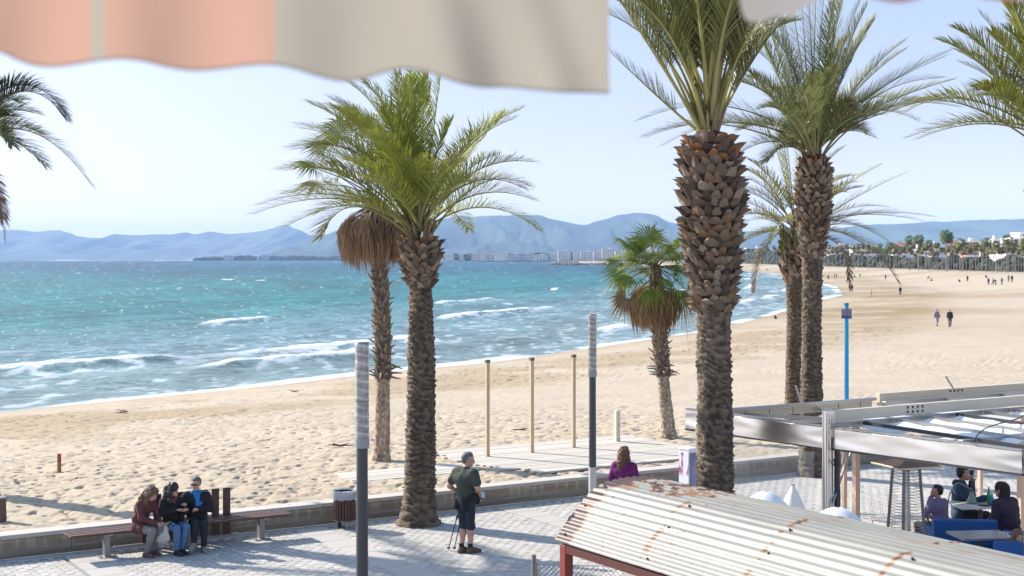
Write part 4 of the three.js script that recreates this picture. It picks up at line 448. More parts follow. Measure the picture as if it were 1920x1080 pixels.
// lamp columns wrapped in film at the top
const filmMap = tex(128, 512, (u, v) => { const b = tf(u, v, 16, 3), s = vn(7, v * 90), st = Math.pow(Math.abs(Math.sin(v * 38 + 0.5 * Math.sin(u * 6.283))), 8) * 0.2, k = 0.58 + 0.25 * (b - 0.5) + 0.16 * s + st; return [k, k * 0.985, k * 0.96]; }, true);
function lampColumn(label, px, topY, d, wrapY, r, foot) {
  const x = (px - 960) / F * d, H = CY - (topY - YH) / F * d - PY, h1 = CY - (wrapY - YH) / F * d - PY, t = thing('lamp_column', label, 'lamp column', V(x, PY - 0.01, -d));
  part('column', new THREE.CylinderGeometry(r * 0.9, r, h1 - foot, 24).translate(0, foot + (h1 - foot) / 2, 0), M(0.065, 0.068, 0.072, 0.45, { metalness: 0.3 }), t);
  if (foot) part('painted_foot', new THREE.CylinderGeometry(r * 1.04, r * 1.04, foot, 24).translate(0, foot / 2, 0), M(0.5, 0.49, 0.46, 0.8), t);
  const pts = []; for (let i = 0; i <= 60; i++) { const s = i / 60; pts.push(new THREE.Vector2(r * (1.09 + 0.035 * (vn(3, i * 0.9) - 0.5) + (i % 9 === 0 ? 0.04 : 0)), h1 - 0.02 + s * (H - h1 + 0.02))); } pts.push(new THREE.Vector2(0.01, H));
  part('film_wrap', new THREE.LatheGeometry(pts, 28), MP(0.62, 0.61, 0.6, 0.28, { map: filmMap, clearcoat: 0.6, clearcoatRoughness: 0.2 }), t);
  part('collar', new THREE.CylinderGeometry(r * 1.17, r * 1.15, 0.12, 24).translate(0, h1 + 0.02, 0), M(0.3, 0.29, 0.28, 0.5), t);
}
lampColumn('nearer grey lamp column wrapped in pale film at its top, in front of the bin', 679, 640, 17.2, 832, 0.078, 0);
lampColumn('grey lamp column wrapped in pale film with whitish foot, farther one beside the sea wall', 1111, 588, 29.4, 702, 0.079, 0.75);
{ // slatted deck and path on the sand
  const mDeck = [[0.52, 0.465, 0.39], [0.48, 0.43, 0.36], [0.55, 0.495, 0.42]].map((c) => M(...c, 0.9, { bumpMap: rep(woodMap, 1), bumpScale: 0.003 })), H = 2.69;
  const t = thing('beach_deck', 'pale sun-bleached board deck on the sand under the thin posts', 'deck', UV(0, 0, H), TH); for (let v = 1.6; v < 6; v += 0.2) { const e = 0.35 * rnd() + (v < 2.4 ? 0.5 : 0); part('deck_board', box(6.4 - e, 0.05, 0.19, 14.5 + e / 2, 0.01 + rr(-.004, .004), -v, 0, 0.006), mDeck[(rnd() * 3) | 0], t); }
  const s = thing('board_path', 'narrow half-buried board path that runs from the deck to the fan palm', 'path', UV(0, 0, H), TH); for (let v = 2.75; v < 3.9; v += 0.19) part('path_board', box(3.2 + rr(-.4, .2), 0.05, 0.18, 9.6, -0.015 + rr(-.006, .006), -v, 0, 0.006), mDeck[(rnd() * 3) | 0], s);
}
{ const mPost = M(0.52, 0.41, 0.27, 0.8), L = ['leftmost of the row', 'second from the palms', 'third, beside the wrapped lamp']; [[914, 678, 859], [997, 674, 851.5], [1075.5, 668, 842]].forEach(([x, y, yb], i) => { const d = gd(yb, 2.68), h = (yb - y) / F * d, t = thing('deck_post', 'tall thin weathered timber post on the deck, ' + L[i], 'post', V((x - 960) / F * d, 2.68, -d), TH, 'tall timber posts on the beach deck'); part('post_shaft', box(0.088, h, 0.088, 0, h / 2, 0, 0, 0.01), mPost, t); part('metal_cap', box(0.112, 0.07, 0.112, 0, h + 0.01, 0, 0, 0.012), M(0.12, 0.1, 0.08, 0.6), t); part('base_plate', box(0.3, 0.02, 0.3, 0, 0.014, 0), M(0.5, 0.48, 0.45, 0.7), t); });
  const d = gd(832, 2.66), t = thing('foot_shower', 'short whitish shower post at the back of the beach deck', 'shower', V((1157 - 960) / F * d, 2.66, -d), TH); part('pillar', box(0.13, 0.88, 0.13, 0, 0.44, 0, 0, 0.02), M(0.6, 0.55, 0.45, 0.8), t); part('tap', bar(V(0, 0.5, 0.06), V(0, 0.5, 0.12), 0.02, 0.02, 8), mBolt, t); part('drain_plate', box(0.6, 0.02, 0.5, 0, 0.014, 0.1), M(0.6, 0.58, 0.54, 0.8), t);
  const q = sandAt((111 - 960) / F * 32.3, 32.3), s = thing('stake', 'short red and ochre wooden stake standing alone on the sand', 'stake', q); part('stake_shaft', new THREE.CylinderGeometry(0.045, 0.05, 0.42, 8).translate(0, 0.19, 0), M(0.3, 0.16, 0.05, 0.8), s); part('painted_top', new THREE.CylinderGeometry(0.047, 0.047, 0.2, 8).translate(0, 0.33, 0), M(0.3, 0.07, 0.04, 0.7), s);
  const w = sandAt(-955 / F * 25.7, 25.7), e = thing('timber_post', 'dark timber post on the sand at the left edge, just behind the wall', 'post', w); part('post_shaft', new THREE.CylinderGeometry(0.09, 0.1, 0.5, 10).translate(-0.03, 0.2, 0), M(0.12, 0.08, 0.06, 0.85), e); part('metal_cap', new THREE.CylinderGeometry(0.095, 0.095, 0.02, 10).translate(-0.03, 0.46, 0), mSteelG, e); }
{ // blue post with a small sign box
  const d = 48.6, p = sandAt((1587 - 960) / F * d, d), H = CY - (570 - YH) / F * d - p.y, t = thing('sign_post', 'tall bright blue post with a small two-faced information box, on the sand beyond the terrace', 'sign post', p), mB = M(0.03, 0.27, 0.5, 0.5); part('post_shaft', new THREE.CylinderGeometry(0.075, 0.085, H, 14).translate(0, H / 2, 0), mB, t); part('cap', new THREE.CylinderGeometry(0.085, 0.085, 0.06, 14).translate(0, H, 0), M(0.03, 0.12, 0.22, 0.5), t);
  const face = tex(64, 64, (u, v) => { const c = Math.hypot(u - 0.5, v - 0.6), k = c < 0.22 ? [0.8, 0.5, 0.5] : [0.5 + 0.2 * tf(u, v, 8, 2), 0.62, 0.72]; return v < 0.3 ? [0.25, 0.4, 0.65] : k; }, true); for (const s of [-1, 1]) { const pl = part('sign_panel', box(0.2, 0.34, 0.03, s * 0.09, H - 0.34, 0.07, s * 0.5, 0.008), M(0.5, 0.5, 0.55, 0.5, { map: face }), t); } }
{ // printed cabinet by the big palm
  const d = 27.3, x = (1290 - 960) / F * d, t = thing('advert_cabinet', 'tall white cabinet with pink and dark blue printed sides beside the thickest palm', 'cabinet', V(x, PY, -d), -0.8), art = (blue) => tex(128, 256, (u, v) => { const a = tf(u, v, 3, 4), b = tf(v, u, 5, 3); if (!blue) { const k = sst(a, 0.36, 0.5) * sst(Math.abs(v - 0.5), 0.12, 0.26); return [lerp(0.93, 0.62, k), lerp(0.93, 0.25, k), lerp(0.96, 0.42, k)]; } const o = sst(0.35 - v + 0.3 * (a - 0.5) + 0.3 * (u - 0.5), 0, 0.08), w = sst(b, 0.58, 0.64); return [lerp(lerp(0.1, 0.4, w), 0.75, o), lerp(lerp(0.13, 0.45, w), 0.35, o), lerp(lerp(0.42, 0.7, w), 0.2, o)]; }, true);
  part('cabinet_body', box(0.26, 1.4, 0.26, 0, 0.7, 0, 0, 0.012), M(0.8, 0.8, 0.8, 0.4), t); part('print_panel', new THREE.BoxGeometry(0.235, 1.3, 0.006).translate(0, 0.7, 0.133), M(0.95, 0.95, 0.95, 0.4, { map: art(false) }), t); part('print_panel', new THREE.BoxGeometry(0.235, 1.3, 0.006).rotateY(Math.PI / 2).translate(0.133, 0.7, 0), M(0.95, 0.95, 0.95, 0.4, { map: art(true) }), t); part('lid', box(0.28, 0.04, 0.28, 0, 1.42, 0, 0, 0.015), M(0.82, 0.82, 0.82, 0.35), t); }
// ---------- kiosk with rusty corrugated roof ----------
{ const FL = V((1040 - 960) / F * 15.5, 0, -15.5); FL.y = CY - (1013 - YH) / F * 15.5;
  const t = thing('kiosk', 'market kiosk with dirty white rust-stained corrugated roof on dark red posts', 'kiosk', FL, TH);   // local x: along the wall, z: away from it, y 0 = lower eave
  const P = [[0, 0], [0.16, 0.19], [0.34, 0.37], [0.5, 0.5], [0.64, 0.575], [0.85, 0.61], [1.1, 0.62], [1.43, 0.585]], cv = new THREE.CatmullRomCurve3(P.map(([a, b]) => V(a, b, 0))), len = cv.getLength(), pitch = 0.094;
  const TW = 1024, rustF = (s, q) => { // s metres up the profile, q metres along the ribs
    let r = 1.25 * sst(0.34 - q + 0.1 * (vn(s * 14, 2) - 0.5), 0, 0.14) * sst(vn(s * 7 + 0.5, 9) + 0.4 * vn(s * 22, q * 9), 0.3, 0.62); const n = fbm(s * 9 + 3, q * 9, 5), n2 = fbm(s * 30, q * 30 + 9, 3);
    for (const [sm, w, a] of [[0.03, 0.16, 1.25], [1.52, 0.075, 1.25], [3.02, 0.06, 1.2], [4.47, 0.05, 1.15], [6, 0.05, 1]]) { const dd = Math.abs(q - sm - 0.05 * (vn(s * 3, sm) - 0.5)); r = Math.max(r, a * (1 - dd / w) * sst(fbm(s * 8 + sm * 3, q * 3, 3), 0.42, 0.62)); }
    r = Math.max(r, sst(s, 0.86, 1.02) * sst(1.75 - q, 0, 0.9) * sst(n, 0.42, 0.62) * 1.1); r = Math.max(r, sst(s, 1.0, 1.25) * 0.28 * sst(fbm(s * 24, q * 1.6, 4), 0.54, 0.7)); if (n2 > 0.72) r = Math.max(r, (n2 - 0.72) * 7 * sst(1.6 - Math.abs(q - 1.1), 0, 1)); return clamp(r, 0, 1); };
  const map = tex(1024, 512, (u, v) => { const q = u * 9, s = v * len, r = rustF(s, q), d = fbm(s * 2.2, q * 0.7 + 4, 4), st = fbm(s * 40, q * 0.9, 2), dk = sst(r, 0.65, 0.95); let c = [0.6, 0.588, 0.553].map((x, i) => x * (0.9 + 0.22 * (d - 0.5) + 0.1 * (st - 0.5)) - (i === 2 ? 0.02 * d : 0)); const a = sst(r, 0.12, 0.45); c = c.map((x, i) => lerp(x, lerp([0.5, 0.35, 0.235][i], [0.25, 0.15, 0.1][i], dk), a)); return c; }, true);
  const mR = M(1, 1, 1, 0.5, { map, bumpMap: rep(noiseTex, 6, 2), bumpScale: 0.002 });
  for (const [q0, q1] of [[0, 1.52], [1.46, 3.02], [2.96, 4.47], [4.41, 6.0], [5.94, 7.6]]) { const NS = 176, NQ = 22, pos = [], uv = [], idx = [], lift = q0 ? 0.004 : 0; for (let j = 0; j <= NQ; j++) for (let i = 0; i <= NS; i++) { const k = i / NS, c = cv.getPointAt(k), tg = cv.getTangentAt(k), q = lerp(q0, q1, j / NQ), w = 0.0068 * Math.sin(k * len / pitch * 2 * Math.PI) + lift * (1 - j / NQ) + 0.004 * (fbm(k * 6, q * 3, 2) - 0.5); let qq = q; if (q0 === 0 && j === 0) qq -= 0.012 * vn(k * 60, 3); pos.push(c.x - tg.y * w, c.y + tg.x * w, qq); uv.push(q / 9, k); } for (let j = 0; j < NQ; j++) for (let i = 0; i < NS; i++) { const a = j * (NS + 1) + i, c = a + NS + 1; idx.push(a, a + 1, c + 1, a, c + 1, c); } part('roof_sheet', geom(pos, idx, null, uv), mR, t); }
  for (let s = 0; s < 5; s++) for (const k of [0.06, 0.3, 0.5]) { const c = cv.getPointAt(k), tg = cv.getTangentAt(k); part('roof_nail', new THREE.SphereGeometry(0.014, 6, 5).translate(c.x - tg.y * 0.012, c.y + tg.x * 0.012, 0.12 + s * 1.5), M(0.05, 0.035, 0.03, 0.7), t); }
  const mRed = M(0.21, 0.035, 0.025, 0.55, { bumpMap: rep(noiseTex, 2), bumpScale: 0.002 }), mRedD = M(0.09, 0.02, 0.015, 0.7), ph = FL.y - PY;
  for (const [x, z, yt] of [[0.07, 0.13, -0.03], [1.36, 0.13, 0.55], [0.07, 3.0, -0.03], [1.36, 3, 0.55], [0.07, 5.8, -0.03], [1.36, 5.8, 0.55]]) part('post', box(0.11, ph + yt, 0.11, x, (yt - ph) / 2, z, 0, 0.008), mRed, t);
  part('eave_beam', box(0.06, 0.09, 7.2, 0.05, -0.07, 3.7), mRedD, t); part('eave_beam', box(0.06, 0.09, 7.2, 1.36, 0.5, 3.7), mRedD, t); part('end_rafter', box(0.05, 0.07, 0.05, 0.7, 0.53, 0.1), mRedD, t);
  part('counter_panel', [box(0.05, 1.0, 2.2, 0.12, -0.95, 1.75), box(0.12, 0.03, 2.3, 0.1, -0.435, 1.75)], M(0.22, 0.03, 0.05, 0.5), t);
}
{ // chain-link fence before the kiosk
  const d = 17.4, p = gp(1001, 1182, PY), q = V((1001 - 960) / F * d, PY, -d), h = CY - (1040 - YH) / F * d - PY, t = thing('chain_link_fence', 'low chain-link fence with a thin grey post in front of the kiosk', 'fence', q, -0.12), mW = M(0.3, 0.3, 0.29, 0.4, { metalness: 0.7 });
  part('fence_post', [new THREE.CylinderGeometry(0.03, 0.03, h, 10).translate(0, h / 2, 0)], M(0.2, 0.19, 0.17, 0.7), t); part('post_sleeve', [bar(V(0.04, 0, 0.02), V(0.02, h - 0.1, 0.01), 0.03, 0.02, 7)], M(0.33, 0.25, 0.16, 0.9), t); part('fence_post', new THREE.CylinderGeometry(0.03, 0.03, h, 10).translate(1.9, h / 2, 0), M(0.2, 0.19, 0.17, 0.7), t);
  const g = [], s = 0.062, W = 1.9, T = h - 0.12; for (let a = -T; a < W; a += s) for (const dir of [1, -1]) { let x0 = a, x1 = a + T, y0 = 0, y1 = T; if (x0 < 0) { y0 = -x0; x0 = 0; } if (x1 > W) { y1 -= x1 - W; x1 = W; } if (y1 <= y0) continue; g.push(dir > 0 ? bar(V(x0, y0, 0), V(x1, y1, 0.004), 0.0022, 0.0022, 4, true) : bar(V(W - x0, y0, 0.006), V(W - x1, y1, 0.002), 0.0022, 0.0022, 4, true)); } tag(part('wire_mesh', g, mW, t), null, null, null, 'stuff'); part('top_wire', bar(V(0, T, 0.003), V(W, T, 0.003), 0.004, 0.004, 5), mW, t);
}
// ---------- steel terrace frame and what stands under it ----------
const TP = V((1287 - 960) / F * 23.09, PY, -23.09), TF = 0.24, TL = (x, h, z) => V(TP.x + x * CU + z * SU, PY + h, TP.z - x * SU + z * CU);
const waveTex = tex(512, 64, grey((u, v) => 0.5 + 0.5 * Math.sin(u * 12.566 + 4 * tf(u, v, 2, 1) + v * 1.5)));
const mInox = M(0.74, 0.72, 0.68, 0.28, { metalness: 1, bumpMap: waveTex, bumpScale: 0.006 }), mAlu = M(0.42, 0.41, 0.39, 0.38, { metalness: 0.85 }), mCream = M(0.62, 0.54, 0.4, 0.4, { metalness: 0, bumpMap: rep(noiseTex, 2), bumpScale: 0.002 }), mDarkM = M(0.06, 0.06, 0.065, 0.5, { metalness: 0.4 });
{ const t = thing('terrace_frame', 'polished steel and cream aluminium restaurant terrace frame with slatted open roof', 'pergola', TP, TH);
  const L = (x, h, z) => V(x, h, z);
  part('fascia', beam(L(0, 2.485, 0), L(0.2, 2.485, 3.0), 0.05, 0.31, 0.006), mInox, t); part('fascia', beam(L(0.21, 2.49, 3.2), L(0.46, 2.505, 6.3), 0.05, 0.29, 0.006), mInox, t);
  part('fascia_lip', beam(L(0.01, 2.655, 0), L(0.47, 2.663, 6.3), 0.09, 0.02), mAlu, t); part('fascia_lip', beam(L(0.01, 2.313, 0), L(0.47, 2.345, 6.3), 0.08, 0.028), mDarkM, t);
  part('corner_post', [box(0.15, 2.9, 0.13, 0.17, 1.45, 3.1, 0, 0.012)], mInox, t); part('post_guide', box(0.05, 2.5, 0.09, 0.27, 1.25, 3.16), mDarkM, t);
  part('end_post', box(0.08, 0.36, 0.1, 0.48, 2.51, 6.37, 0, 0.01), mDarkM, t); part('corner_post', box(0.1, 2.3, 0.1, 0.05, 1.16, 0.62, 0, 0.012), mInox, t); part('corner_post', box(0.12, 2.6, 0.12, 9.0, 1.3, 0, 0, 0.012), mInox, t); part('corner_post', box(0.12, 2.6, 0.12, 9.0, 1.3, 6.2, 0, 0.012), mInox, t);
  const B = (x0, x1, h, z, hh, m) => part('beam', beam(L(x0, h, z), L(x1, h, z), 0.1, hh, 0.006), m, t);
  B(0.05, 4.3, 2.5, 0.0, 0.14, mCream); B(0.05, 4.3, 2.6, 0.12, 0.05, mAlu); B(4.5, 10, 2.6, 0.0, 0.16, mCream); B(4.4, 10, 2.5, 0.25, 0.12, mAlu); B(0.25, 9.4, 2.82, 3.1, 0.16, mCream); B(0.1, 9.4, 2.68, 3.16, 0.07, mAlu); B(0.5, 9, 2.6, 5.25, 0.16, mAlu);
  for (const [x0, h, z] of [[1.8, 2.86, 3.045], [1.8, 2.79, 3.045], [6.4, 2.63, -0.055]]) for (let i = 0; i < 4; i++) part('bolt_hole', new THREE.CylinderGeometry(0.022, 0.022, 0.012, 10).rotateX(Math.PI / 2).translate(x0 + i * 0.11, h, z + (z > 1 ? 0.105 : 0.11)), mDarkM, t);
  for (let i = 0; i < 7; i++) part('joint_strip', box(0.012, 0.145, 0.106, 0.7 + i * 0.55, 2.5, 0), mDarkM, t);
  const mFab = MP(0.86, 0.85, 0.82, 0.9, { transmission: 0.35, thickness: 0 });
  for (let i = 0; i < 13; i++) { const x = 0.75 + i * 0.68; part('roof_slat', beam(L(x, 2.70, 3.25), L(x, 2.66, 6.15), 0.06, 0.05), i % 3 ? mAlu : mDarkM, t); if (i < 12 && i % 4 !== 3) { const pos = [], idx = []; for (let j = 0; j <= 14; j++) for (let k = 0; k <= 4; k++) { const s = j / 14, q = k / 4; pos.push(x + 0.05 + q * 0.58, 2.69 - 0.04 * s - 0.05 * Math.sin(Math.PI * q) + 0.012 * Math.sin(s * 22 + i), 3.35 + s * (2.0 + 0.7 * hash(i, 4))); } for (let j = 0; j < 14; j++) for (let k = 0; k < 4; k++) { const a = j * 5 + k; idx.push(a, a + 1, a + 6, a, a + 6, a + 5); } part('roof_fabric', geom(pos, idx), mFab, t); } }
  for (let i = 0; i < 5; i++) part('roof_slat', beam(L(1.2 + i * 1.6, 2.5, 0.1), L(1.2 + i * 1.6, 2.66, 3.0), 0.05, 0.06), mAlu, t);
  part('roof_tarp', (() => { const g = new THREE.PlaneGeometry(3.6, 2.2, 12, 12).rotateX(-Math.PI / 2).translate(3.6, 2.44, 1.5); const p = g.attributes.position; for (let i = 0; i < p.count; i++) p.setY(i, p.getY(i) + 0.05 * Math.sin(p.getX(i) * 5) - 0.04 * Math.sin(p.getZ(i) * 3)); g.computeVertexNormals(); return g; })(), M(0.5, 0.5, 0.5, 0.7), t);
  for (const [x, dx] of [[2.6, -0.16], [6.6, -0.3]]) part('rod', bar(L(x, 2.6, 0), L(x + dx, 2.92, 0.02), 0.02, 0.018, 8), mAlu, t);
  part('cable', new THREE.TubeGeometry(new THREE.CatmullRomCurve3([L(0.3, 2.7, 5.6), L(1.6, 2.73, 4.8), L(3.2, 2.76, 4.2), L(4.6, 2.95, 3.2)]), 30, 0.01, 5), mDarkM, t);
  part('cable', new THREE.TubeGeometry(new THREE.CatmullRomCurve3([L(0.13, 2.2, 3.25), L(0.5, 1.7, 3.0), L(0.16, 1.0, 3.3), L(0.14, 0.4, 3.25)]), 30, 0.012, 5), mDarkM, t);
  part('brace', bar(L(0.1, 1.5, 3.18), L(0.55, 2.28, 3.1), 0.012, 0.012, 6), mAlu, t); part('brace', bar(L(0.14, 1.5, 3.2), L(0.62, 2.28, 3.12), 0.012, 0.012, 6), mAlu, t);
  const glass = MP(0.97, 0.975, 0.98, 0.06, { transmission: 0.94, thickness: 0, ior: 1.3 });
  part('clear_screen', box(0.008, 2.0, 2.9, 0.0, 1.28, 1.52), glass, t); part('screen_tube', beam(L(0, 0.26, 0.05), L(0, 0.26, 6.2), 0.05, 0.05), mAlu, t);
}
{ const f = thing('terrace_floor', 'pale raised terrace floor under the steel frame', 'floor', TP, TH); tag(f, null, null, null, 'structure'); delete f.userData.label; delete f.userData.category; for (let i = 0; i < 8; i++) for (let j = 0; j < 9; j++) part('floor_slab', box(1.192, TF, 0.992, 0.7 + i * 1.2, TF / 2, -0.1 + j, 0, 0.008), mBand, f); part('floor_edge', box(0.04, TF + 0.02, 9, 0.06, TF / 2, 3.9), M(0.42, 0.29, 0.18, 0.7), f); }
const floorY = PY + TF, tp = (px, d) => V((px - 960) / F * d, floorY, -d), mPink = M(0.72, 0.5, 0.37, 0.7);
[[1605, 23.4, 0.1, 'thick pinkish wooden post just right of the steel corner post'], [1583, 23.9, 0.07, 'slim pale wooden post between the steel corner post and the thick wooden post'], [1838, 25.5, 0.075, 'slim wooden post rising behind the table with the water pipe'], [1914, 24.2, 0.1, 'thick wooden post at the right edge behind the person in the dark hood']].forEach(([x, d, w, l]) => { const t = thing('wooden_post', l, 'post', tp(x, d), TH); part('post_shaft', box(w, 2.2, w, 0, 1.1, 0, 0, 0.008), mPink, t); part('base_plate', box(w + 0.08, 0.015, w + 0.08, 0, 0.008, 0), mDarkM, t); });
{ // patio heater
  const d = 20.6, p = tp(1699, d), t = thing('patio_heater', 'pyramid patio heater with brown square hood and wire-guarded flame tube', 'heater', p, 0.35), h = 1.86, mHood = M(0.1, 0.065, 0.05, 0.4, { metalness: 0.4 }), mLeg = M(0.16, 0.17, 0.19, 0.35, { metalness: 0.7 });
  const hood = new THREE.CylinderGeometry(0.06, 0.52, 0.09, 4).rotateY(Math.PI / 4).translate(0, h + 0.05, 0).toNonIndexed(); hood.computeVertexNormals(); part('hood', hood, mHood, t); part('hood_rim', box(0.735, 0.03, 0.735, 0, h - 0.01, 0, 0, 0.008), M(0.62, 0.5, 0.38, 0.35, { metalness: 0.5 }), t);
  for (const [sx, sz] of [[1, 1], [1, -1], [-1, 1], [-1, -1]]) part('leg', beam(V(sx * 0.235, 0.02, sz * 0.235), V(sx * 0.135, h - 0.02, sz * 0.135), 0.04, 0.04), mLeg, t);
  part('flame_tube', new THREE.CylinderGeometry(0.055, 0.06, 1.1, 16).translate(0, 1.2, 0), MP(0.85, 0.83, 0.8, 0.1, { transmission: 0.6, thickness: 0 }), t); part('base_cabinet', new THREE.CylinderGeometry(0.27, 0.31, 0.6, 4).rotateY(Math.PI / 4).translate(0, 0.32, 0), mLeg, t);
  for (let s = 0; s < 4; s++) { const g = [], a = s * Math.PI / 2, R = (y) => lerp(0.235, 0.135, y / h); for (let i = 0; i < 26; i++) { const y = 0.66 + i * 0.045, r = R(y); const P = (u) => V(Math.cos(a) * r - Math.sin(a) * u * r, y, Math.sin(a) * r + Math.cos(a) * u * r); g.push(bar(P(-1), P(1), 0.004, 0.004, 4, true)); } part('wire_guard', g, mAlu, t); }
  part('crossbar', beam(V(-0.24, 0.72, 0.24), V(0.24, 0.72, 0.24), 0.03, 0.03), mLeg, t);
}
// furniture
const mSofa = M(0.008, 0.075, 0.26, 0.75, { bumpMap: rep(noiseTex, 3), bumpScale: 0.003 }), mWhite = M(0.75, 0.74, 0.72, 0.4), mTop = M(0.17, 0.18, 0.19, 0.35);
function sofa(label, p, turn, w) { const t = thing('sofa', label, 'sofa', p, turn); part('backrest', box(w, 0.5, 0.16, 0, 0.6, -0.3, 0, 0.035), mSofa, t); part('seat', box(w, 0.2, 0.6, 0, 0.36, 0.02, 0, 0.04), mSofa, t); part('base', box(w - 0.06, 0.24, 0.6, 0, 0.13, 0.0, 0, 0.01), mDarkM, t); for (const s of [-1, 1]) part('side_panel', box(0.1, 0.5, 0.64, s * (w / 2 - 0.05), 0.4, 0.03, 0, 0.03), mSofa, t); return t; }
sofa('blue upholstered sofa seen from behind, in front of the person with black hair', tp(1801, 21.9), 3.05, 0.98); sofa('blue upholstered sofa at the right edge beside the person in the dark hood', tp(1925, 21.3), -1.9, 0.9); sofa('blue seat block under the grey table, partly hidden by the roof', tp(1880, 20.2), 3.05, 0.4);
function table(label, p, turn, w, dp, mat) { const t = thing('table', label, 'table', p, turn); part('tabletop', box(w, 0.035, dp, 0, 0.78, 0, 0, 0.008), mat, t); part('pedestal', new THREE.CylinderGeometry(0.035, 0.035, 0.75, 12).translate(0, 0.39, 0), mDarkM, t); part('base', new THREE.CylinderGeometry(0.2, 0.22, 0.025, 20).translate(0, 0.015, 0), mDarkM, t); return t; }
table('white-topped table with water pipe and bottles', tp(1838, 23.3), 0.1, 0.95, 0.7, mWhite); table('bare grey table between the blue sofa and the rusty roof', tp(1840, 20.7), 0.1, 0.84, 0.62, mTop);
const onT = (px, d = 23.3) => tp(px, d).add(V(0, 0.7985, 0));
{ const t = thing('water_pipe', 'tall water pipe with pale green glass base on the white table', 'water pipe', onT(1822)); part('glass_base', new THREE.LatheGeometry([[0.001, 0], [0.08, 0], [0.085, 0.03], [0.06, 0.1], [0.035, 0.17], [0.03, 0.2], [0.034, 0.21]].map(([a, b]) => new THREE.Vector2(a, b)), 20), M(0.2, 0.27, 0.22, 0.15), t); part('stem', new THREE.LatheGeometry([[0.014, 0.2], [0.03, 0.22], [0.012, 0.26], [0.022, 0.31], [0.011, 0.36], [0.02, 0.42], [0.01, 0.46]].map(([a, b]) => new THREE.Vector2(a, b)), 14), M(0.08, 0.08, 0.09, 0.25, { metalness: 0.9 }), t); part('tray', new THREE.CylinderGeometry(0.09, 0.07, 0.012, 20).translate(0, 0.47, 0), mAlu, t); part('bowl', new THREE.CylinderGeometry(0.045, 0.025, 0.08, 14).translate(0, 0.52, 0), M(0.04, 0.03, 0.03, 0.6), t); part('hose', new THREE.TubeGeometry(new THREE.CatmullRomCurve3([V(0.02, 0.22, 0), V(-0.12, 0.3, 0.05), V(-0.28, 0.36, 0.1), V(-0.42, 0.18, 0.16), V(-0.46, -0.1, 0.18), V(-0.44, -0.3, 0.2)]), 30, 0.011, 6), M(0.3, 0.3, 0.32, 0.4), t); }
function bottle(label, px, d, col, h) { const t = thing('bottle', label, 'bottle', onT(px, d)); part('bottle_body', new THREE.LatheGeometry([[0.001, 0], [0.034, 0], [0.036, 0.02], [0.036, h * 0.55], [0.016, h * 0.75], [0.014, h * 0.97], [0.001, h]].map(([a, b]) => new THREE.Vector2(a, b)), 16), M(...col, 0.12), t); part('cap', new THREE.CylinderGeometry(0.016, 0.016, 0.03, 10).translate(0, h, 0), mWhite, t); }
bottle('green glass bottle on the white table', 1854, 23.3, [0.03, 0.3, 0.06], 0.27); bottle('bright blue bottle beside the green one', 1860, 23.15, [0.02, 0.22, 0.5], 0.2);
{ const t = thing('wine_glass', 'stemmed wine glass on the white table near the person in the dark hood', 'glass', onT(1876, 23.2)); part('bowl', new THREE.LatheGeometry([[0.004, 0.08], [0.03, 0.1], [0.042, 0.14], [0.034, 0.18]].map(([a, b]) => new THREE.Vector2(a, b)), 18), MP(0.95, 0.95, 0.95, 0.05, { transmission: 0.85, thickness: 0 }), t); part('stem', new THREE.CylinderGeometry(0.004, 0.004, 0.08, 8).translate(0, 0.04, 0), mWhite, t); part('foot', new THREE.CylinderGeometry(0.034, 0.034, 0.005, 18).translate(0, 0.003, 0), mWhite, t); }
[[1846, 23.1], [1868, 23.4]].forEach(([x, d], i) => { const t = thing('plate', i ? 'dark plate on the white table below the wine glass' : 'dark plate on the white table next to the water pipe', 'plate', onT(x, d)); part('dish', new THREE.LatheGeometry([[0.001, 0.004], [0.07, 0.004], [0.11, 0.02], [0.105, 0.022], [0.07, 0.01], [0.001, 0.01]].map(([a, b]) => new THREE.Vector2(a, b)), 22), M(0.05, 0.07, 0.08, 0.4), t); part('food', sdf([seg([-0.04, 0.02, 0], [0.03, 0.02, 0.02], 0.022), seg([0.03, 0.02, -0.02], [0.0, 0.03, 0], 0.018)], 0.01, 0.02, 0.006, 40), M(0.4, 0.3, 0.18, 0.8), t); });
function wireChair(label, p, turn) { const t = thing('wire_chair', label, 'chair', p, turn), m = M(0.7, 0.7, 0.7, 0.4), g = [], k = []; for (let i = 0; i <= 8; i++) { const x = -0.22 + i * 0.055; g.push(bar(V(x, 0.45, -0.2), V(x * 1.05, 0.84, -0.28), 0.004, 0.004, 4, true)); k.push(bar(V(x, 0.45, -0.2), V(x, 0.45, 0.22), 0.004, 0.004, 4, true)); } for (let i = 0; i <= 7; i++) { const y = 0.45 + i * 0.055; g.push(bar(V(-0.225, y, -0.2 - i * 0.0114), V(0.225, y, -0.2 - i * 0.0114), 0.004, 0.004, 4, true)); k.push(bar(V(-0.22, 0.45, -0.2 + i * 0.06), V(0.22, 0.45, -0.2 + i * 0.06), 0.004, 0.004, 4, true)); } part('backrest', g, m, t); part('seat', k, m, t); for (const [x, z] of [[-1, -1], [1, -1], [-1, 1], [1, 1]]) part('leg', bar(V(x * 0.2, 0.45, z * 0.2), V(x * 0.22, 0, z * 0.23), 0.01, 0.01, 6), m, t); }
wireChair('white wire chair beside the blue sofa at the right edge', tp(1901, 20.9), 2.9); wireChair('white wire chair in the shade behind the patio heater', tp(1668, 23.6), 2.2); wireChair('white wire chair behind the green and blue bottles', tp(1846, 24.3), 0.4);
const T1 = (label, px, d, turn, o, sc = 1) => { const t = person(label, tp(px, d), turn, { sit: 1, group: 'guests on the terrace', cell: 0.014, ...o }); t.scale.setScalar(sc); return t; };
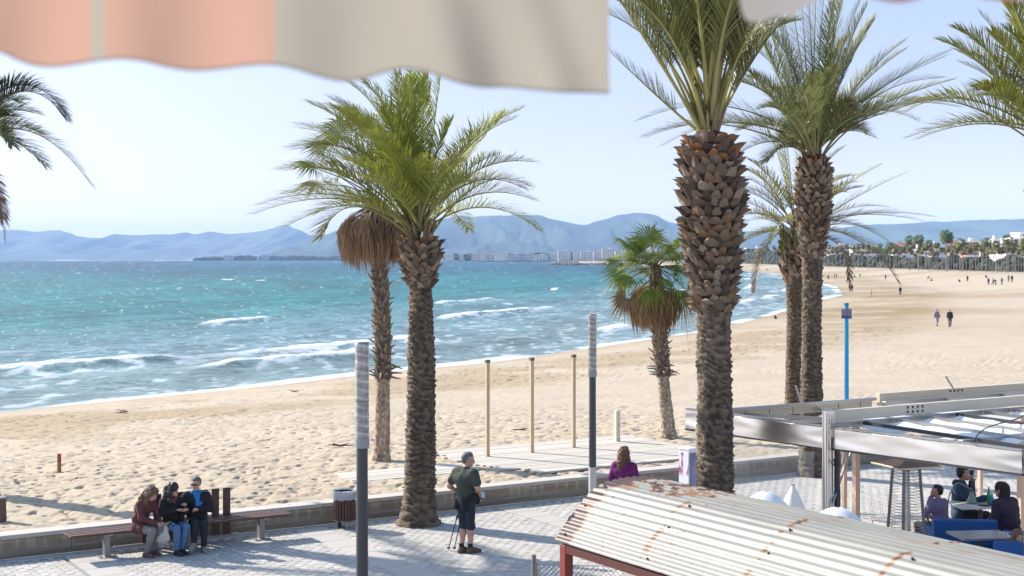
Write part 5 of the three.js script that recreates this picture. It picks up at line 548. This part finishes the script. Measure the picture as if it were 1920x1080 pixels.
const low = (label, px, d, turn) => { const t = thing('stool', label, 'stool', tp(px, d), turn); part('seat', box(0.42, 0.06, 0.42, 0, 0.42, 0.02, 0, 0.02), mSofa, t); for (const [x, z] of [[-1, -1], [1, -1], [-1, 1], [1, 1]]) part('leg', bar(V(x * 0.17, 0.4, z * 0.17), V(x * 0.19, 0, z * 0.19), 0.015, 0.013, 6), mDarkM, t); };
T1('person in navy hooded jacket in profile behind the water pipe, hand at mouth', 1799, 23.7, 1.25, { hair: 'short', hairMat: mHairBlk, skin: SKIN2, yaw: 0.1, curl: 1, J: { elL: [0.22, 0.84, 0.2], wrL: [0.04, 1.1, 0.2], elR: [-0.22, 0.8, 0.2], wrR: [-0.1, 0.86, 0.42] }, top: { name: 'hooded_jacket', mat: mNavy, e: 0.028, extra: [[0.05, 1.08, -0.06, 0.06, -0.05, 1.08, -0.06, 0.06]] }, legs: { name: 'trousers', mat: mDarkTr }, shoes: mShoeD }); low('small blue stool under the person in the navy hooded jacket', 1799, 23.7, 1.25);
T1('person with black hair and pale violet top, back to the view behind the blue sofa', 1762, 23.0, -2.5, { hair: 'short', hairMat: mHairBlk, skin: SKIN2, yaw: 0.7, curl: 1, J: { elL: [0.26, 0.8, 0.14], wrL: [0.12, 1.12, 0.12] }, top: { name: 'shirt', mat: cloth(0.17, 0.14, 0.24), e: 0.022 }, legs: { name: 'trousers', mat: mDarkTr }, shoes: mShoeD }, 0.84); low('small blue stool under the person in the pale violet top', 1762, 23.0, -2.5);
T1('person in dark hood and dark violet jacket, seen from behind at the right edge', 1892, 22.1, -2.6, { hair: 'hood', hairName: 'knit_hood', hairMat: cloth(0.022, 0.018, 0.024), hairNoise: 0.004, skin: SKIN2, yaw: 0.2, J: { chest: [0, 0.9, 0.06], neck: [0, 1.05, 0.1], head: [0, 1.2, 0.15], shL: [0.19, 1.0, 0.08], shR: [-0.19, 1.0, 0.08] }, fat: 1.1, top: { name: 'jacket', mat: cloth(0.035, 0.022, 0.042), e: 0.034 }, legs: { name: 'trousers', mat: mDarkTr }, shoes: mShoeD }); low('small blue stool under the person in the dark hood', 1892, 22.1, -2.6);
T1('person with long brown hair at the lower right corner, half hidden by the roof', 1905, 20.1, 0.1, { hair: 'long', hairMat: mHairBr, yaw: 0.25, top: { name: 'blouse', mat: cloth(0.2, 0.1, 0.1), e: 0.02 }, legs: { name: 'trousers', mat: mDarkTr }, shoes: mShoeD }, 0.72); low('small blue stool under the person with long brown hair at the corner', 1905, 20.1, 0.1);
{ // white canopies just beyond the rusty roof
  const mCan = MP(0.82, 0.81, 0.78, 0.85, { transmission: 0.25, thickness: 0 }); const dome = (label, px, y, d, r) => { const p = at(px, y, d), h = p.y - PY, t = thing('parasol', label, 'parasol', V(p.x, PY, p.z), 0.3); const pos = [], idx = [], N = 32, R = 7; for (let j = 0; j <= R; j++) for (let i = 0; i <= N; i++) { const a = i / N * 6.283, q = j / R, rr2 = r * q * (1 - 0.05 * Math.abs(Math.sin(a * 4)) * q); pos.push(Math.cos(a) * rr2, h - 0.42 * Math.pow(q, 1.9) - (j === R ? 0.06 : 0), Math.sin(a) * rr2); } for (let j = 0; j < R; j++) for (let i = 0; i < N; i++) { const a = j * (N + 1) + i; idx.push(a, a + 1, a + N + 2, a, a + N + 2, a + N + 1); } part('canopy', geom(pos, idx), mCan, t); part('pole', new THREE.CylinderGeometry(0.022, 0.022, h, 10).translate(0, h / 2, 0), mAlu, t); for (let i = 0; i < 8; i++) { const a = i * Math.PI / 4; part('rib', new THREE.TubeGeometry(new THREE.CatmullRomCurve3([0, 0.5, 1].map((q) => V(Math.cos(a) * r * q * 0.98, h - 0.03 - 0.42 * Math.pow(q, 1.9), Math.sin(a) * r * q * 0.98))), 8, 0.008, 5), mAlu, t); } part('base', new THREE.CylinderGeometry(0.2, 0.22, 0.06, 16).translate(0, 0.03, 0), mDarkM, t); };
  dome('white domed parasol beyond the roof left of the steel corner post', 1436, 921, 17.8, 0.46); dome('white domed parasol beyond the roof right of the steel corner post', 1570, 951, 16.9, 0.52);
  const p = at(1487, 908, 18), h = p.y - PY, t = thing('parasol', 'folded white parasol whose pointed tip shows just left of the steel corner post', 'parasol', V(p.x, PY, p.z)); part('folded_canopy', new THREE.LatheGeometry([[0.012, h], [0.05, h - 0.08], [0.13, h - 0.24], [0.2, h - 0.45], [0.19, h - 0.9], [0.1, h - 1.15], [0.05, h - 1.2]].map(([a, b]) => new THREE.Vector2(a, b)), 10), M(0.72, 0.66, 0.55, 0.85), t); part('pole', new THREE.CylinderGeometry(0.022, 0.022, h, 10).translate(0, h / 2, 0), mAlu, t); part('base', new THREE.CylinderGeometry(0.2, 0.22, 0.06, 16).translate(0, 0.03, 0), mDarkM, t);
}
// ---------- far side: walkers, palm grove, town, harbour ----------
const landAt = (px, py) => { let D = 200, h = 1; for (let i = 0; i < 40; i++) { const X = (px - 960) / F * D; h = Math.max(0, sandH(X, D)); D = lerp(D, F * (CY - h) / (py - YH), 0.6); } return V((px - 960) / F * D, h - 0.02, -D); };
{ const cols = [[0.03, 0.03, 0.04], [0.2, 0.03, 0.03], [0.04, 0.08, 0.2], [0.35, 0.33, 0.32], [0.1, 0.09, 0.08], [0.25, 0.2, 0.3], [0.5, 0.48, 0.45]].map((c) => M(...c, 0.9)), gB = 'people far out on the beach';
  const base = { far: 1, cell: 0.03, hcell: 0.022, hair: 'short', hairMat: mHairDk, shoes: mShoeD }, walk = { anL: [0.08, 0.1, -0.28], toL: [0.08, 0.06, -0.12], knL: [0.1, 0.5, 0.02], anR: [-0.1, 0.09, 0.22], toR: [-0.11, 0.05, 0.38], knR: [-0.1, 0.5, 0.14], wrL: [0.24, 0.92, 0.18], wrR: [-0.24, 0.9, -0.1] };
  const proto = {}, make = (kind) => person('x', V(0, 0, 0), 0, { ...base, J: kind === 'sit' ? { pelvis: [0, 0.14, 0], waist: [0, 0.3, 0.02], chest: [0, 0.5, 0.05], neck: [0, 0.66, 0.08], head: [0, 0.82, 0.12], shL: [0.18, 0.6, 0.06], shR: [-0.18, 0.6, 0.06], elL: [0.24, 0.4, 0.15], elR: [-0.24, 0.4, 0.15], wrL: [0.1, 0.42, 0.35], wrR: [-0.1, 0.42, 0.35], hipL: [0.09, 0.13, 0.03], hipR: [-0.09, 0.13, 0.03], knL: [0.11, 0.42, 0.36], knR: [-0.11, 0.42, 0.36], anL: [0.11, 0.08, 0.5], anR: [-0.11, 0.08, 0.5], toL: [0.12, 0.035, 0.66], toR: [-0.12, 0.035, 0.66] } : kind === 'walk' ? walk : kind === 'bend' ? { chest: [0, 1.15, 0.28], waist: [0, 1.06, 0.1], neck: [0, 1.2, 0.44], head: [0, 1.22, 0.6], shL: [0.18, 1.18, 0.38], shR: [-0.18, 1.18, 0.38], elL: [0.2, 0.9, 0.45], elR: [-0.2, 0.9, 0.45], wrL: [0.15, 0.65, 0.5], wrR: [-0.15, 0.65, 0.5] } : {}, top: { name: 'jacket', mat: cols[0], e: 0.03 }, legs: { name: 'trousers', mat: cols[4] } });
  const put = (x, y, kind, turn, ti, li, label, sc = 1) => { let t; if (!proto[kind]) t = proto[kind] = make(kind); else { t = proto[kind].clone(); t.name = numbered('person'); scene.add(t); } t.position.copy(landAt(x, y)); t.rotation.y = turn; t.scale.setScalar(sc); tag(t, label, 'person', gB); for (const c of t.children) { if (c.name === 'jacket') c.material = cols[ti]; if (c.name === 'trousers') c.material = cols[li]; } };
  put(1757, 611, 'walk', 0.2, 5, 3, 'person in pale violet jacket walking towards the view, left of the nearest beach pair', 0.97); put(1781, 613, 'walk', -0.2, 0, 4, 'person in dark clothes walking towards the view, right of the nearest beach pair');
  put(1593.5, 547, 'walk', 2.6, 0, 0, 'person in black below the hanging dry frond, left of a close pair'); put(1597.5, 547, 'stand', 3, 1, 0, 'person in dark red below the hanging dry frond, right of a close pair'); put(1688, 553, 'stand', 0.3, 0, 4, 'lone person in black below the tip of the dark curved frond'); put(1633.5, 556, 'walk', 1.2, 6, 3, 'lone person in pale clothes on the sand right of the blue post', 0.75);
  put(1553, 524, 'stand', 0, 0, 0, 'distant person in black standing nearest the waterline'); put(1565, 521, 'walk', 1, 4, 0, 'distant person in brown, left of a tiny pair beside the tall palm'); put(1568.5, 521, 'walk', 1, 0, 0, 'distant person in black, right of a tiny pair beside the tall palm'); put(1602, 520, 'sit', 0.5, 0, 0, 'tiny seated person in black just right of the hanging dry frond'); put(1612.5, 520, 'stand', 0, 1, 0, 'tiny person in dark red standing before the left part of the palm grove', 0.9); put(1660.5, 524, 'stand', 0, 0, 0, 'distant person in black standing left of the dark frond tip');
  put(1739, 526, 'bend', 1.5, 0, 3, 'distant person in black bending down on the pale sand'); put(1745.5, 527, 'sit', 1.5, 0, 0, 'distant person in black crouching beside the bending one'); put(1798.5, 529, 'sit', 0, 4, 4, 'distant person in brown sitting alone on the sand'); put(1814, 528, 'stand', 0.4, 1, 0, 'distant person in dark red standing alone right of the sitter'); put(1848.5, 521, 'sit', 0, 0, 0, 'distant person in black sitting close under the palm grove');
  put(1853.5, 534, 'stand', 0.5, 2, 2, 'distant person in blue, leftmost of the group under the grove'); put(1861.5, 534, 'walk', 1.4, 3, 0, 'distant person in grey and black walking in the middle of the group'); put(1867, 534, 'bend', -1.4, 0, 0, 'distant person in black bending over in the middle of the group'); put(1878.5, 534, 'stand', 0, 5, 5, 'distant person in violet standing right of the bending one'); put(1891, 528, 'stand', 0, 3, 4, 'distant person in grey, left of the two closest to the grove'); put(1897.5, 529, 'stand', 0.6, 0, 0, 'distant person in black, right of the two closest to the grove'); put(1453, 598, 'sit', 0.6, 0, 1, 'small person in black sitting at the waterline right of the thick palm', 0.6); put(1437.5, 508, 'stand', 0, 1, 0, 'tiny person far off where the beach curves behind the mossy palm');
}
// far palm grove at the back of the beach
{ const mGr = M(1, 1, 1, 0.85, { vertexColors: true }), mTk = M(0.3, 0.255, 0.215, 0.95), vars = [];
  for (let v = 0; v < 6; v++) { const pos = [], col = [], idx = [], H = 1, big = v === 5; for (let i = 0; i < 40; i++) { const a = i * 2.4 + rr(-.4, .4), e = lerp(1.2, -1.1, Math.pow(i / 40, 0.9)), L = rr(0.11, 0.17) * (big ? 1.25 : 1), base = V(0, H, 0), d = V(Math.cos(a) * Math.cos(e), Math.sin(e), Math.sin(a) * Math.cos(e)), c = base.clone().addScaledVector(d, L * 0.6), s = V(-Math.sin(a), 0, Math.cos(a)); const dead = i > 27, yl = rnd(); for (let k = 0; k < 7; k++) { const x = (k - 3) / 3, w = 0.014, ed = c.clone().addScaledVector(d, L * 0.5 * (1 - 0.3 * x * x)).addScaledVector(s, x * L * 0.5); ed.y -= L * rr(0.1, 0.5); const b = pos.length / 3, m = c.clone().lerp(ed, 0.35); for (const p of [base.clone().lerp(c, 0.85), m.clone().addScaledVector(s, w).add(V(0, w, 0)), m.clone().addScaledVector(s, -w), ed]) pos.push(p.x, p.y, p.z); const br = rr(0.6, 1.4); const g = dead ? [0.2 * br, 0.135 * br, 0.07 * br] : [lerp(0.09, 0.3, yl * (big ? 0.2 : 0.8)) * br, lerp(0.12, 0.24, yl) * br, 0.045 * br]; for (let q = 0; q < 4; q++) col.push(...g); idx.push(b, b + 1, b + 2, b + 1, b + 3, b + 2); } }
    vars.push([geom(pos, idx, col), new THREE.CylinderGeometry(0.0085, 0.013, 1, 7).translate(0, 0.5, 0), big]); }
  const protos = vars.map(([cg, tg, big], i) => { const t = thing('far_palm_tree', big ? 'dark bushier palm standing above the others of the far grove' : 'slim palm in the long grove behind the beach', 'palm tree', V(0, 0, 0), 0, big ? 'taller dark palms of the grove' : 'slim palms of the grove'); part('trunk', tg, mTk, t); part('crown', cg, mGr, t); t.userData.fresh = 1; return t; });
  const place = (px, back, hpx, vi) => { let lo = 0, hi = 1.25; for (let i = 0; i < 30; i++) { const k = (lo + hi) / 2, X = 160 + 87 * k, D = 433 + 1027 * k; if (960 + X / D * F > px) lo = k; else hi = k; } const k = lo, s = 1 + back / 433, X = (160 + 87 * k) * s, D = (433 + 1027 * k) * s, pr = protos[vi]; let t = pr; if (pr.userData.fresh) delete pr.userData.fresh; else { t = pr.clone(); t.name = numbered('far_palm_tree'); delete t.userData.fresh; scene.add(t); } const y = Math.max(1, sandH(X, D)) - 0.1, h = hpx / F * D; t.position.set(X, y, -D); t.rotation.y = rr(0, 6.28); const w = h * rr(0.9, 1.15); t.scale.set(w, h, w); const row = back < 28 ? 'front' : 'rear', st = ['between the thick palm and the mossy palm', 'just right of the tall palm', 'behind the hanging dry frond', 'above the dark frond tip', 'below the red-roofed building', 'below the brick-red building', 'below the white terraced block'][px < 1480 ? 0 : px < 1570 ? 1 : px < 1625 ? 2 : px < 1690 ? 3 : px < 1780 ? 4 : px < 1850 ? 5 : 6]; t.userData.label = vi === 5 ? 'dark bushier palm above the grove, ' + st : 'slim ' + row + '-row palm of the far grove, ' + st; return k; };
  for (let x = 1398; x < 1960; x += rr(4.4, 8)) { const f = (x - 1398) / 540; place(x, rr(0, 26) * (1 - f * 0.4), lerp(24, 47, f) * rr(0.84, 1.14), (rnd() * 5) | 0); }
  for (let x = 1400; x < 1960; x += rr(9, 15)) { const f = (x - 1398) / 540; place(x, rr(30, 70), lerp(27, 52, f) * rr(0.9, 1.12), (rnd() * 5) | 0); }
  for (const [x, h] of [[1705, 58], [1722, 60], [1773, 69], [1776, 64], [1741, 52], [1888, 64], [1850, 58], [1802, 56], [1668, 46]]) place(x, 5, h, 5);
  protos.forEach((p) => { if (p.userData.fresh) { scene.remove(p); } });
  // undergrowth and dark trees behind the trunks
  const list = []; const blob = new THREE.IcosahedronGeometry(1, 1); { const p = blob.attributes.position; for (let i = 0; i < p.count; i++) { const k = 0.8 + 0.45 * hash(Math.round(p.getX(i) * 50), Math.round(p.getY(i) * 50) + 77 * Math.round(p.getZ(i) * 50)); p.setXYZ(i, p.getX(i) * k, p.getY(i) * k, p.getZ(i) * k); } blob.computeVertexNormals(); }
  for (let i = 0; i < 2600; i++) { const k = Math.pow(rnd(), 1.1) * 1.35, X0 = 160 + 87 * k, D0 = 433 + 1027 * k, s = 1 + rr(62, 130) / 433, r = rr(1.1, 3.0) * (1 + k * 0.8); list.push([X0 * s, 2.4 + rr(0, 5.2 + 6 * k) * Math.pow(rnd(), 0.9), -D0 * s, r]); }
  const im = new THREE.InstancedMesh(blob, M(0.04, 0.052, 0.036, 1), list.length), m = new THREE.Matrix4(); list.forEach(([x, y, z, r], i) => { m.makeRotationY(rr(0, 6)).scale(V(r, r * rr(.6, 1), r)).setPosition(x, y, z); im.setMatrixAt(i, m); const k = rr(0.5, 1.6); im.setColorAt(i, rgb(k * rr(.9, 1.3), k, k * rr(.8, 1))); }); im.name = 'undergrowth'; tag(im, null, null, null, 'stuff'); scene.add(im);
  const hl = []; for (let i = 0; i < 900; i++) { const x = rr(366, 650), D = rr(6480, 6700), f = sst(x, 366, 400); hl.push([(x - 960) / F * D, rr(4, 8 + 9 * f * (0.5 + fbm(x * 0.05, 2, 3))), -D, rr(5, 9)]); } for (let i = 0; i < 700; i++) { const x = rr(835, 1300), D = rr(4480, 4700); hl.push([(x - 960) / F * D, rr(8, 14 + 16 * fbm(x * 0.03, 5, 3)), -D, rr(4, 8)]); }
  const iw = new THREE.InstancedMesh(blob, M(0.04, 0.055, 0.04, 1), hl.length); hl.forEach(([x, y, z, r], i) => { m.makeRotationY(rr(0, 6)).scale(V(r * 1.3, r, r)).setPosition(x, y, z); iw.setMatrixAt(i, m); const k = rr(0.6, 1.4); iw.setColorAt(i, rgb(k, k, k)); }); iw.name = 'far_woods'; tag(iw, null, null, null, 'stuff'); scene.add(iw);
}
// buildings: storeys with balconies and window bays, each a thing
const wallM = [[0.62, 0.57, 0.5], [0.52, 0.41, 0.32], [0.66, 0.63, 0.59], [0.4, 0.42, 0.45], [0.55, 0.47, 0.39], [0.45, 0.25, 0.18], [0.6, 0.54, 0.44]].map((c) => M(...c, 0.85)), winM = M(0.05, 0.06, 0.08, 0.15), balM = M(0.82, 0.8, 0.77, 0.8), roofM = M(0.42, 0.16, 0.1, 0.9);
function building(label, x0, x1, yt, D, base, wi, fl, turn = 0, o = {}) {
  const w = (x1 - x0) / F * D, h = CY - (yt - YH) / F * D - base, dp = Math.max(w * 0.6, 10), t = thing('apartment_building', label, 'building', V(((x0 + x1) / 2 - 960) / F * D, base, -D), turn); if (o.group) t.userData.group = o.group;
  part('wall', box(w, h, dp, 0, h / 2, -dp / 2), wallM[wi], t); const fh = h / fl, nb = Math.max(2, Math.min(5, Math.round(w / 7))), wg = new THREE.BoxGeometry(w / nb * 0.38, fh * 0.5, 0.4), bg = box(w * 0.9, fh * 0.34, 1.3); for (let f = 0; f < fl; f++) { for (let b = 0; b < nb; b++) { const q = part('window', wg, winM, t); q.position.set((b + 0.5) / nb * w - w / 2, (f + 0.55) * fh, 0.05); } if (f && !o.plain) { const q = part('balcony', bg, balM, t); q.position.set(0, f * fh + fh * 0.08, 0.9); } }
  if (o.red) { const r = new THREE.CylinderGeometry(0.01, 0.72, h * 0.22, 4).rotateY(Math.PI / 4); r.scale(w, 1, dp); part('roof', r.translate(0, h + h * 0.11, -dp / 2), roofM, t); } else part('roof', [box(w + 0.8, 0.9, dp + 0.8, 0, h + 0.45, -dp / 2), box(w * 0.25, 2.2, dp * 0.3, w * 0.12, h + 2, -dp / 2)], balM, t); return t;
}
{ const L = [[834, 851, 477, 0, 5, 'cream block with balconies at the left end of the waterfront, beside the date palm'], [861, 869, 476, 0, 5, 'narrow cream tower, second block from the date palm'], [884, 897, 475, 4, 5, 'beige block, third from the date palm along the waterfront'], [898, 913, 474, 1, 5, 'tan block in the middle left of the waterfront'], [914, 925, 477, 3, 4, 'grey lower block right of the tan one'], [926, 937, 477, 2, 4, 'low white block left of the bright white tower'], [937, 953, 474, 2, 6, 'bright white block standing out on the waterfront'], [954, 975, 476, 3, 5, 'long hotel with shade tinted in grey-blue, its left wing right of the white block'], [976, 998, 475, 3, 5, 'long hotel with shade tinted in grey-blue, its middle wing'], [999, 1029, 478, 3, 5, 'long hotel with shade tinted in grey-blue, its lower right wing before the trees'], [1032, 1045, 475, 2, 4, 'white block above the root of the harbour mole'], [1046, 1070, 471, 6, 5, 'wide cream block with many balconies above the harbour mole'], [1075, 1088, 474, 3, 5, 'grey block behind the left masts of the harbour'], [1089, 1112, 472, 0, 6, 'cream block behind the right masts of the harbour'], [1113, 1128, 471, 0, 6, 'pale block right of the masts'], [1129, 1152, 467, 1, 7, 'tall tan block partly behind the small fan palm'], [1154, 1180, 472, 0, 6, 'pale block seen through the fronds of the small fan palm'], [1184, 1210, 470, 4, 6, 'beige block behind the head of the small fan palm']];  // grey wall colour of the long hotel stands for its shaded face
  L.forEach(([a, b, y, wi, fl, l], i) => building(l, a, b, y, 4360 + (i % 3) * 20, 1.6, wi, fl));
  // roofs above the grove
  building('large white terraced apartment block on the right above the grove, its lowest tier', 1886, 1990, 459, 900, 3, 2, 7); building('large white terraced apartment block on the right above the grove, its middle tier', 1896, 1990, 448, 925, 3, 2, 9); building('large white terraced apartment block on the right above the grove, its top tier', 1912, 1990, 438, 950, 3, 2, 10); building('brick-red building with dark roof above the grove', 1806, 1836, 454, 1000, 3, 5, 5); building('small white tower left of the terraced block', 1863, 1871, 450, 980, 3, 2, 5); building('low tan building with flat roof between the brick-red one and the terraced block', 1838, 1862, 458, 1010, 3, 6, 4, 0, { plain: 1 });
  building('cream building with red tiled roof above the middle of the grove', 1676, 1702, 460, 1350, 3, 6, 4, 0, { red: 1 }); building('long pale building behind the grove, left of the red-roofed one', 1600, 1650, 462, 1500, 3, 0, 4); building('cream building behind the grove nearest the tall palm', 1556, 1596, 461, 1600, 3, 6, 4); building('white low building behind the tallest palms of the grove', 1720, 1742, 457, 1400, 3, 2, 5); building('pale low building between the two groups of taller palms', 1746, 1762, 459, 1380, 3, 0, 4); building('pinkish building left of the brick-red one', 1784, 1806, 459, 1100, 3, 1, 4, 0, { red: 1 }); building('white building far left of the grove behind the thick palm', 1400, 1440, 466, 2000, 3, 2, 5);
  // villas on the headland
  [[419, 431, 479, 'white villa among the trees near the left end of the headland'], [433, 437, 480, 'white hut at the shore right of the villa on the headland'], [489, 502, 478, 'pale house above the trees in the middle of the headland'], [481, 485, 483, 'small white house at the shore in the middle of the headland']].forEach(([a, b, y, l]) => building(l, a, b, y, 6440, 2, 2, 2, 0, { plain: 1 }));
}
{ // harbour mole of rocks, quay and masts
  const D = 1950, rock = new THREE.DodecahedronGeometry(1, 0), list = []; for (let i = 0; i < 700; i++) { const x = rr(1034, 1215); list.push([(x - 960) / F * D, rr(-0.4, 1.6), -D + rr(-5, 7), rr(0.9, 2.0)]); } const im = new THREE.InstancedMesh(rock, M(0.4, 0.3, 0.22, 0.95), list.length), m = new THREE.Matrix4(); list.forEach(([x, y, z, r], i) => { m.makeRotationFromEuler(new THREE.Euler(rr(0, 6), rr(0, 6), 0)).scale(V(r, r * 0.8, r)).setPosition(x, y, z); im.setMatrixAt(i, m); const k = rr(0.6, 1.2); im.setColorAt(i, rgb(k, k, k)); }); im.name = 'mole_rocks'; tag(im, null, null, null, 'stuff'); scene.add(im);
  const q = thing('harbour_wall', 'pale harbour wall on top of the rocky mole', 'wall', V((1065 - 960) / F * D, 0, -D - 4)); part('wall_body', box(34, 4.4, 3, -2, 2.2, 0), M(0.68, 0.58, 0.42, 0.9), q); part('parapet', box(34, 0.8, 0.6, -2, 4.8, 1.1), M(0.74, 0.66, 0.5, 0.9), q);
  [[1081, 474, 'first'], [1090, 477, 'second'], [1106, 473, 'third'], [1113, 479, 'fourth'], [1129, 474, 'fifth']].forEach(([x, y, n], i) => { const h = CY - (y - YH) / F * D, t = thing('sailing_boat', 'moored white sailing boat with bare mast behind the mole, ' + n + ' from the left', 'boat', V((x - 960) / F * D, 0, -D - 14), rr(-.4, .4), 'boats moored behind the mole'); part('hull', sdf([seg([-4, 1.2, 0], [4.5, 1.4, 0], 1.2, 0.5), seg([-3.5, 0.4, 0], [3, 0.5, 0], 1, 0.5)], 0.35, 0.5), M(0.75, 0.75, 0.75, 0.4), t); part('mast', new THREE.CylinderGeometry(0.14, 0.2, h - 1, 6).translate(0, (h + 1) / 2, 0), M(0.7, 0.7, 0.7, 0.4), t); part('boom', bar(V(0, 3.2, 0), V(-4, 3.1, 0), 0.2, 0.16, 6), M(0.2, 0.25, 0.35, 0.8), t); part('cabin', box(3, 0.9, 1.6, -0.6, 2.3, 0, 0, 0.2), M(0.7, 0.7, 0.7, 0.4), t); });
}
{ // drift and debris on the sand
  const clump = (label, x, y, r) => { const p = landAt(x, y), t = thing('driftwood', label, 'driftwood', p.add(V(0, 0.03, 0)), rnd() * 3); for (let i = 0; i < 7; i++) { const a = rr(0, 6.28), l = r * rr(0.5, 1.2); part('twig', bar(V(rr(-.4, .4) * r, 0.02, rr(-.3, .3) * r), V(Math.cos(a) * l, rr(0, .25) * r, Math.sin(a) * l), 0.03 * r + 0.01, 0.012, 5), mBoots[3], t); } };
  clump('tangle of dark driftwood near the water, upper left of the stake', 233, 774, 0.5); clump('tangle of dark driftwood near the water, beyond the bin', 553, 735, 0.4); clump('dark driftwood on the sand left of the two palms', 640, 838, 0.35); clump('dark driftwood left of the first deck post', 975, 807, 0.25);
}
// ---------- awning above the viewer ----------
{ const mOr = MP(0.5, 0.3, 0.225, 0.95, { transmission: 0.5, thickness: 0, bumpMap: rep(noiseTex, 6), bumpScale: 0.0006 }), mCr = MP(0.4, 0.36, 0.295, 0.95, { transmission: 0.45, thickness: 0, bumpMap: rep(noiseTex, 6), bumpScale: 0.0006 }), mPk = MP(0.85, 0.72, 0.58, 0.95, { transmission: 0.75, thickness: 0 });
  const edge = (pts) => (x) => { let i = 0; while (i < pts.length - 2 && x > pts[i + 1][0]) i++; const k = clamp((x - pts[i][0]) / (pts[i + 1][0] - pts[i][0]), 0, 1); return lerp(pts[i][1], pts[i + 1][1], (1 - Math.cos(Math.PI * k)) / 2); };
  function valance(t, name, xa, xb, eg, dep, top, mat, fold) { const NX = Math.max(3, Math.round((xb - xa) / 8)), NY = 12, pos = [], idx = []; for (let j = 0; j <= NY; j++) for (let i = 0; i <= NX; i++) { const x = lerp(xa, xb, i / NX), d = dep(x), yb = eg(x), p = at(x, lerp(yb, top, j / NY), d); p.z += fold(x, j / NY); pos.push(p.x, p.y, p.z); } for (let j = 0; j < NY; j++) for (let i = 0; i < NX; i++) { const a = j * (NX + 1) + i; idx.push(a, a + 1, a + NX + 2, a, a + NX + 2, a + NX + 1); } part(name, geom(pos, idx), mat, t); }
  const dep = (x) => 2.06 + 0.3 * (x + 200) / 1343, eg = edge([[-200, 96], [-60, 82], [92, 127], [222, 108], [372, 134], [500, 119], [655, 153], [762, 129], [930, 166], [1000, 168], [1143, 175]]), fold = (x, j) => (0.012 * Math.sin(x * 0.021) + 0.02 * sst(x, 650, 1100) * Math.sin(x * 0.035 + j * 5)) * (1 - 0.6 * j);
  const t = thing('awning', 'out-of-focus orange and cream striped awning with scalloped valance hanging over the view', 'awning', V(0, 0, 0));
  for (const [n, a, b, m] of [['orange_stripe', -200, 168, mOr], ['cream_seam', 168, 194, mCr], ['orange_stripe', 194, 512, mOr], ['cream_stripe', 512, 1143, mCr]]) valance(t, n, a, b, eg, dep, -240, m, fold);
  valance(t, 'hem', -200, 1143, (x) => eg(x) + 1, (x) => dep(x) - 0.003, -240, mCr, fold); t.children[t.children.length - 1].geometry = (() => { const pos = [], idx = []; for (let i = 0; i <= 160; i++) { const x = lerp(-200, 1143, i / 160), p = at(x, eg(x) - 3, dep(x) - 0.004), q = at(x, eg(x) + 1.5, dep(x) - 0.004); p.z += fold(x, 0); q.z += fold(x, 0); pos.push(p.x, p.y, p.z, q.x, q.y, q.z); if (i < 160) idx.push(2 * i, 2 * i + 1, 2 * i + 3, 2 * i, 2 * i + 3, 2 * i + 2); } return geom(pos, idx); })();
  { const a = at(-200, -240, dep(-200)), b = at(1143, -240, dep(1143)), up = V(0, 0.75, 2.6), pos = [], idx = []; for (let j = 0; j <= 6; j++) for (let i = 0; i <= 10; i++) { const p = a.clone().lerp(b, i / 10).addScaledVector(up, j / 6); p.y -= 0.05 * Math.sin(Math.PI * j / 6); pos.push(p.x, p.y, p.z); } for (let j = 0; j < 6; j++) for (let i = 0; i < 10; i++) { const q = j * 11 + i; idx.push(q, q + 1, q + 12, q, q + 12, q + 11); } part('canopy', geom(pos, idx), mCr, t); part('front_bar', bar(a, b, 0.025, 0.025, 12), mWhite, t); }
  const e2 = edge([[1384, -30], [1396, 34], [1420, 40], [1470, 30], [1545, 0], [1600, -14], [1690, 6], [1780, -16], [1900, 2], [2040, -20]]), t2 = thing('awning', 'pale pinkish awning lobe peeking in at the top above the palms', 'awning', V(0, 0, 0)); valance(t2, 'pale_stripe', 1384, 1620, e2, () => 2.0, -260, mPk, (x) => 0.012 * Math.sin(x * 0.03)); valance(t2, 'pink_stripe', 1620, 2040, e2, () => 2.0, -260, mOr, (x) => 0.012 * Math.sin(x * 0.03)); part('front_bar', bar(at(1384, -262, 2), at(2040, -262, 2), 0.025, 0.025, 12), mWhite, t2);
}
renderer.render(scene, camera);
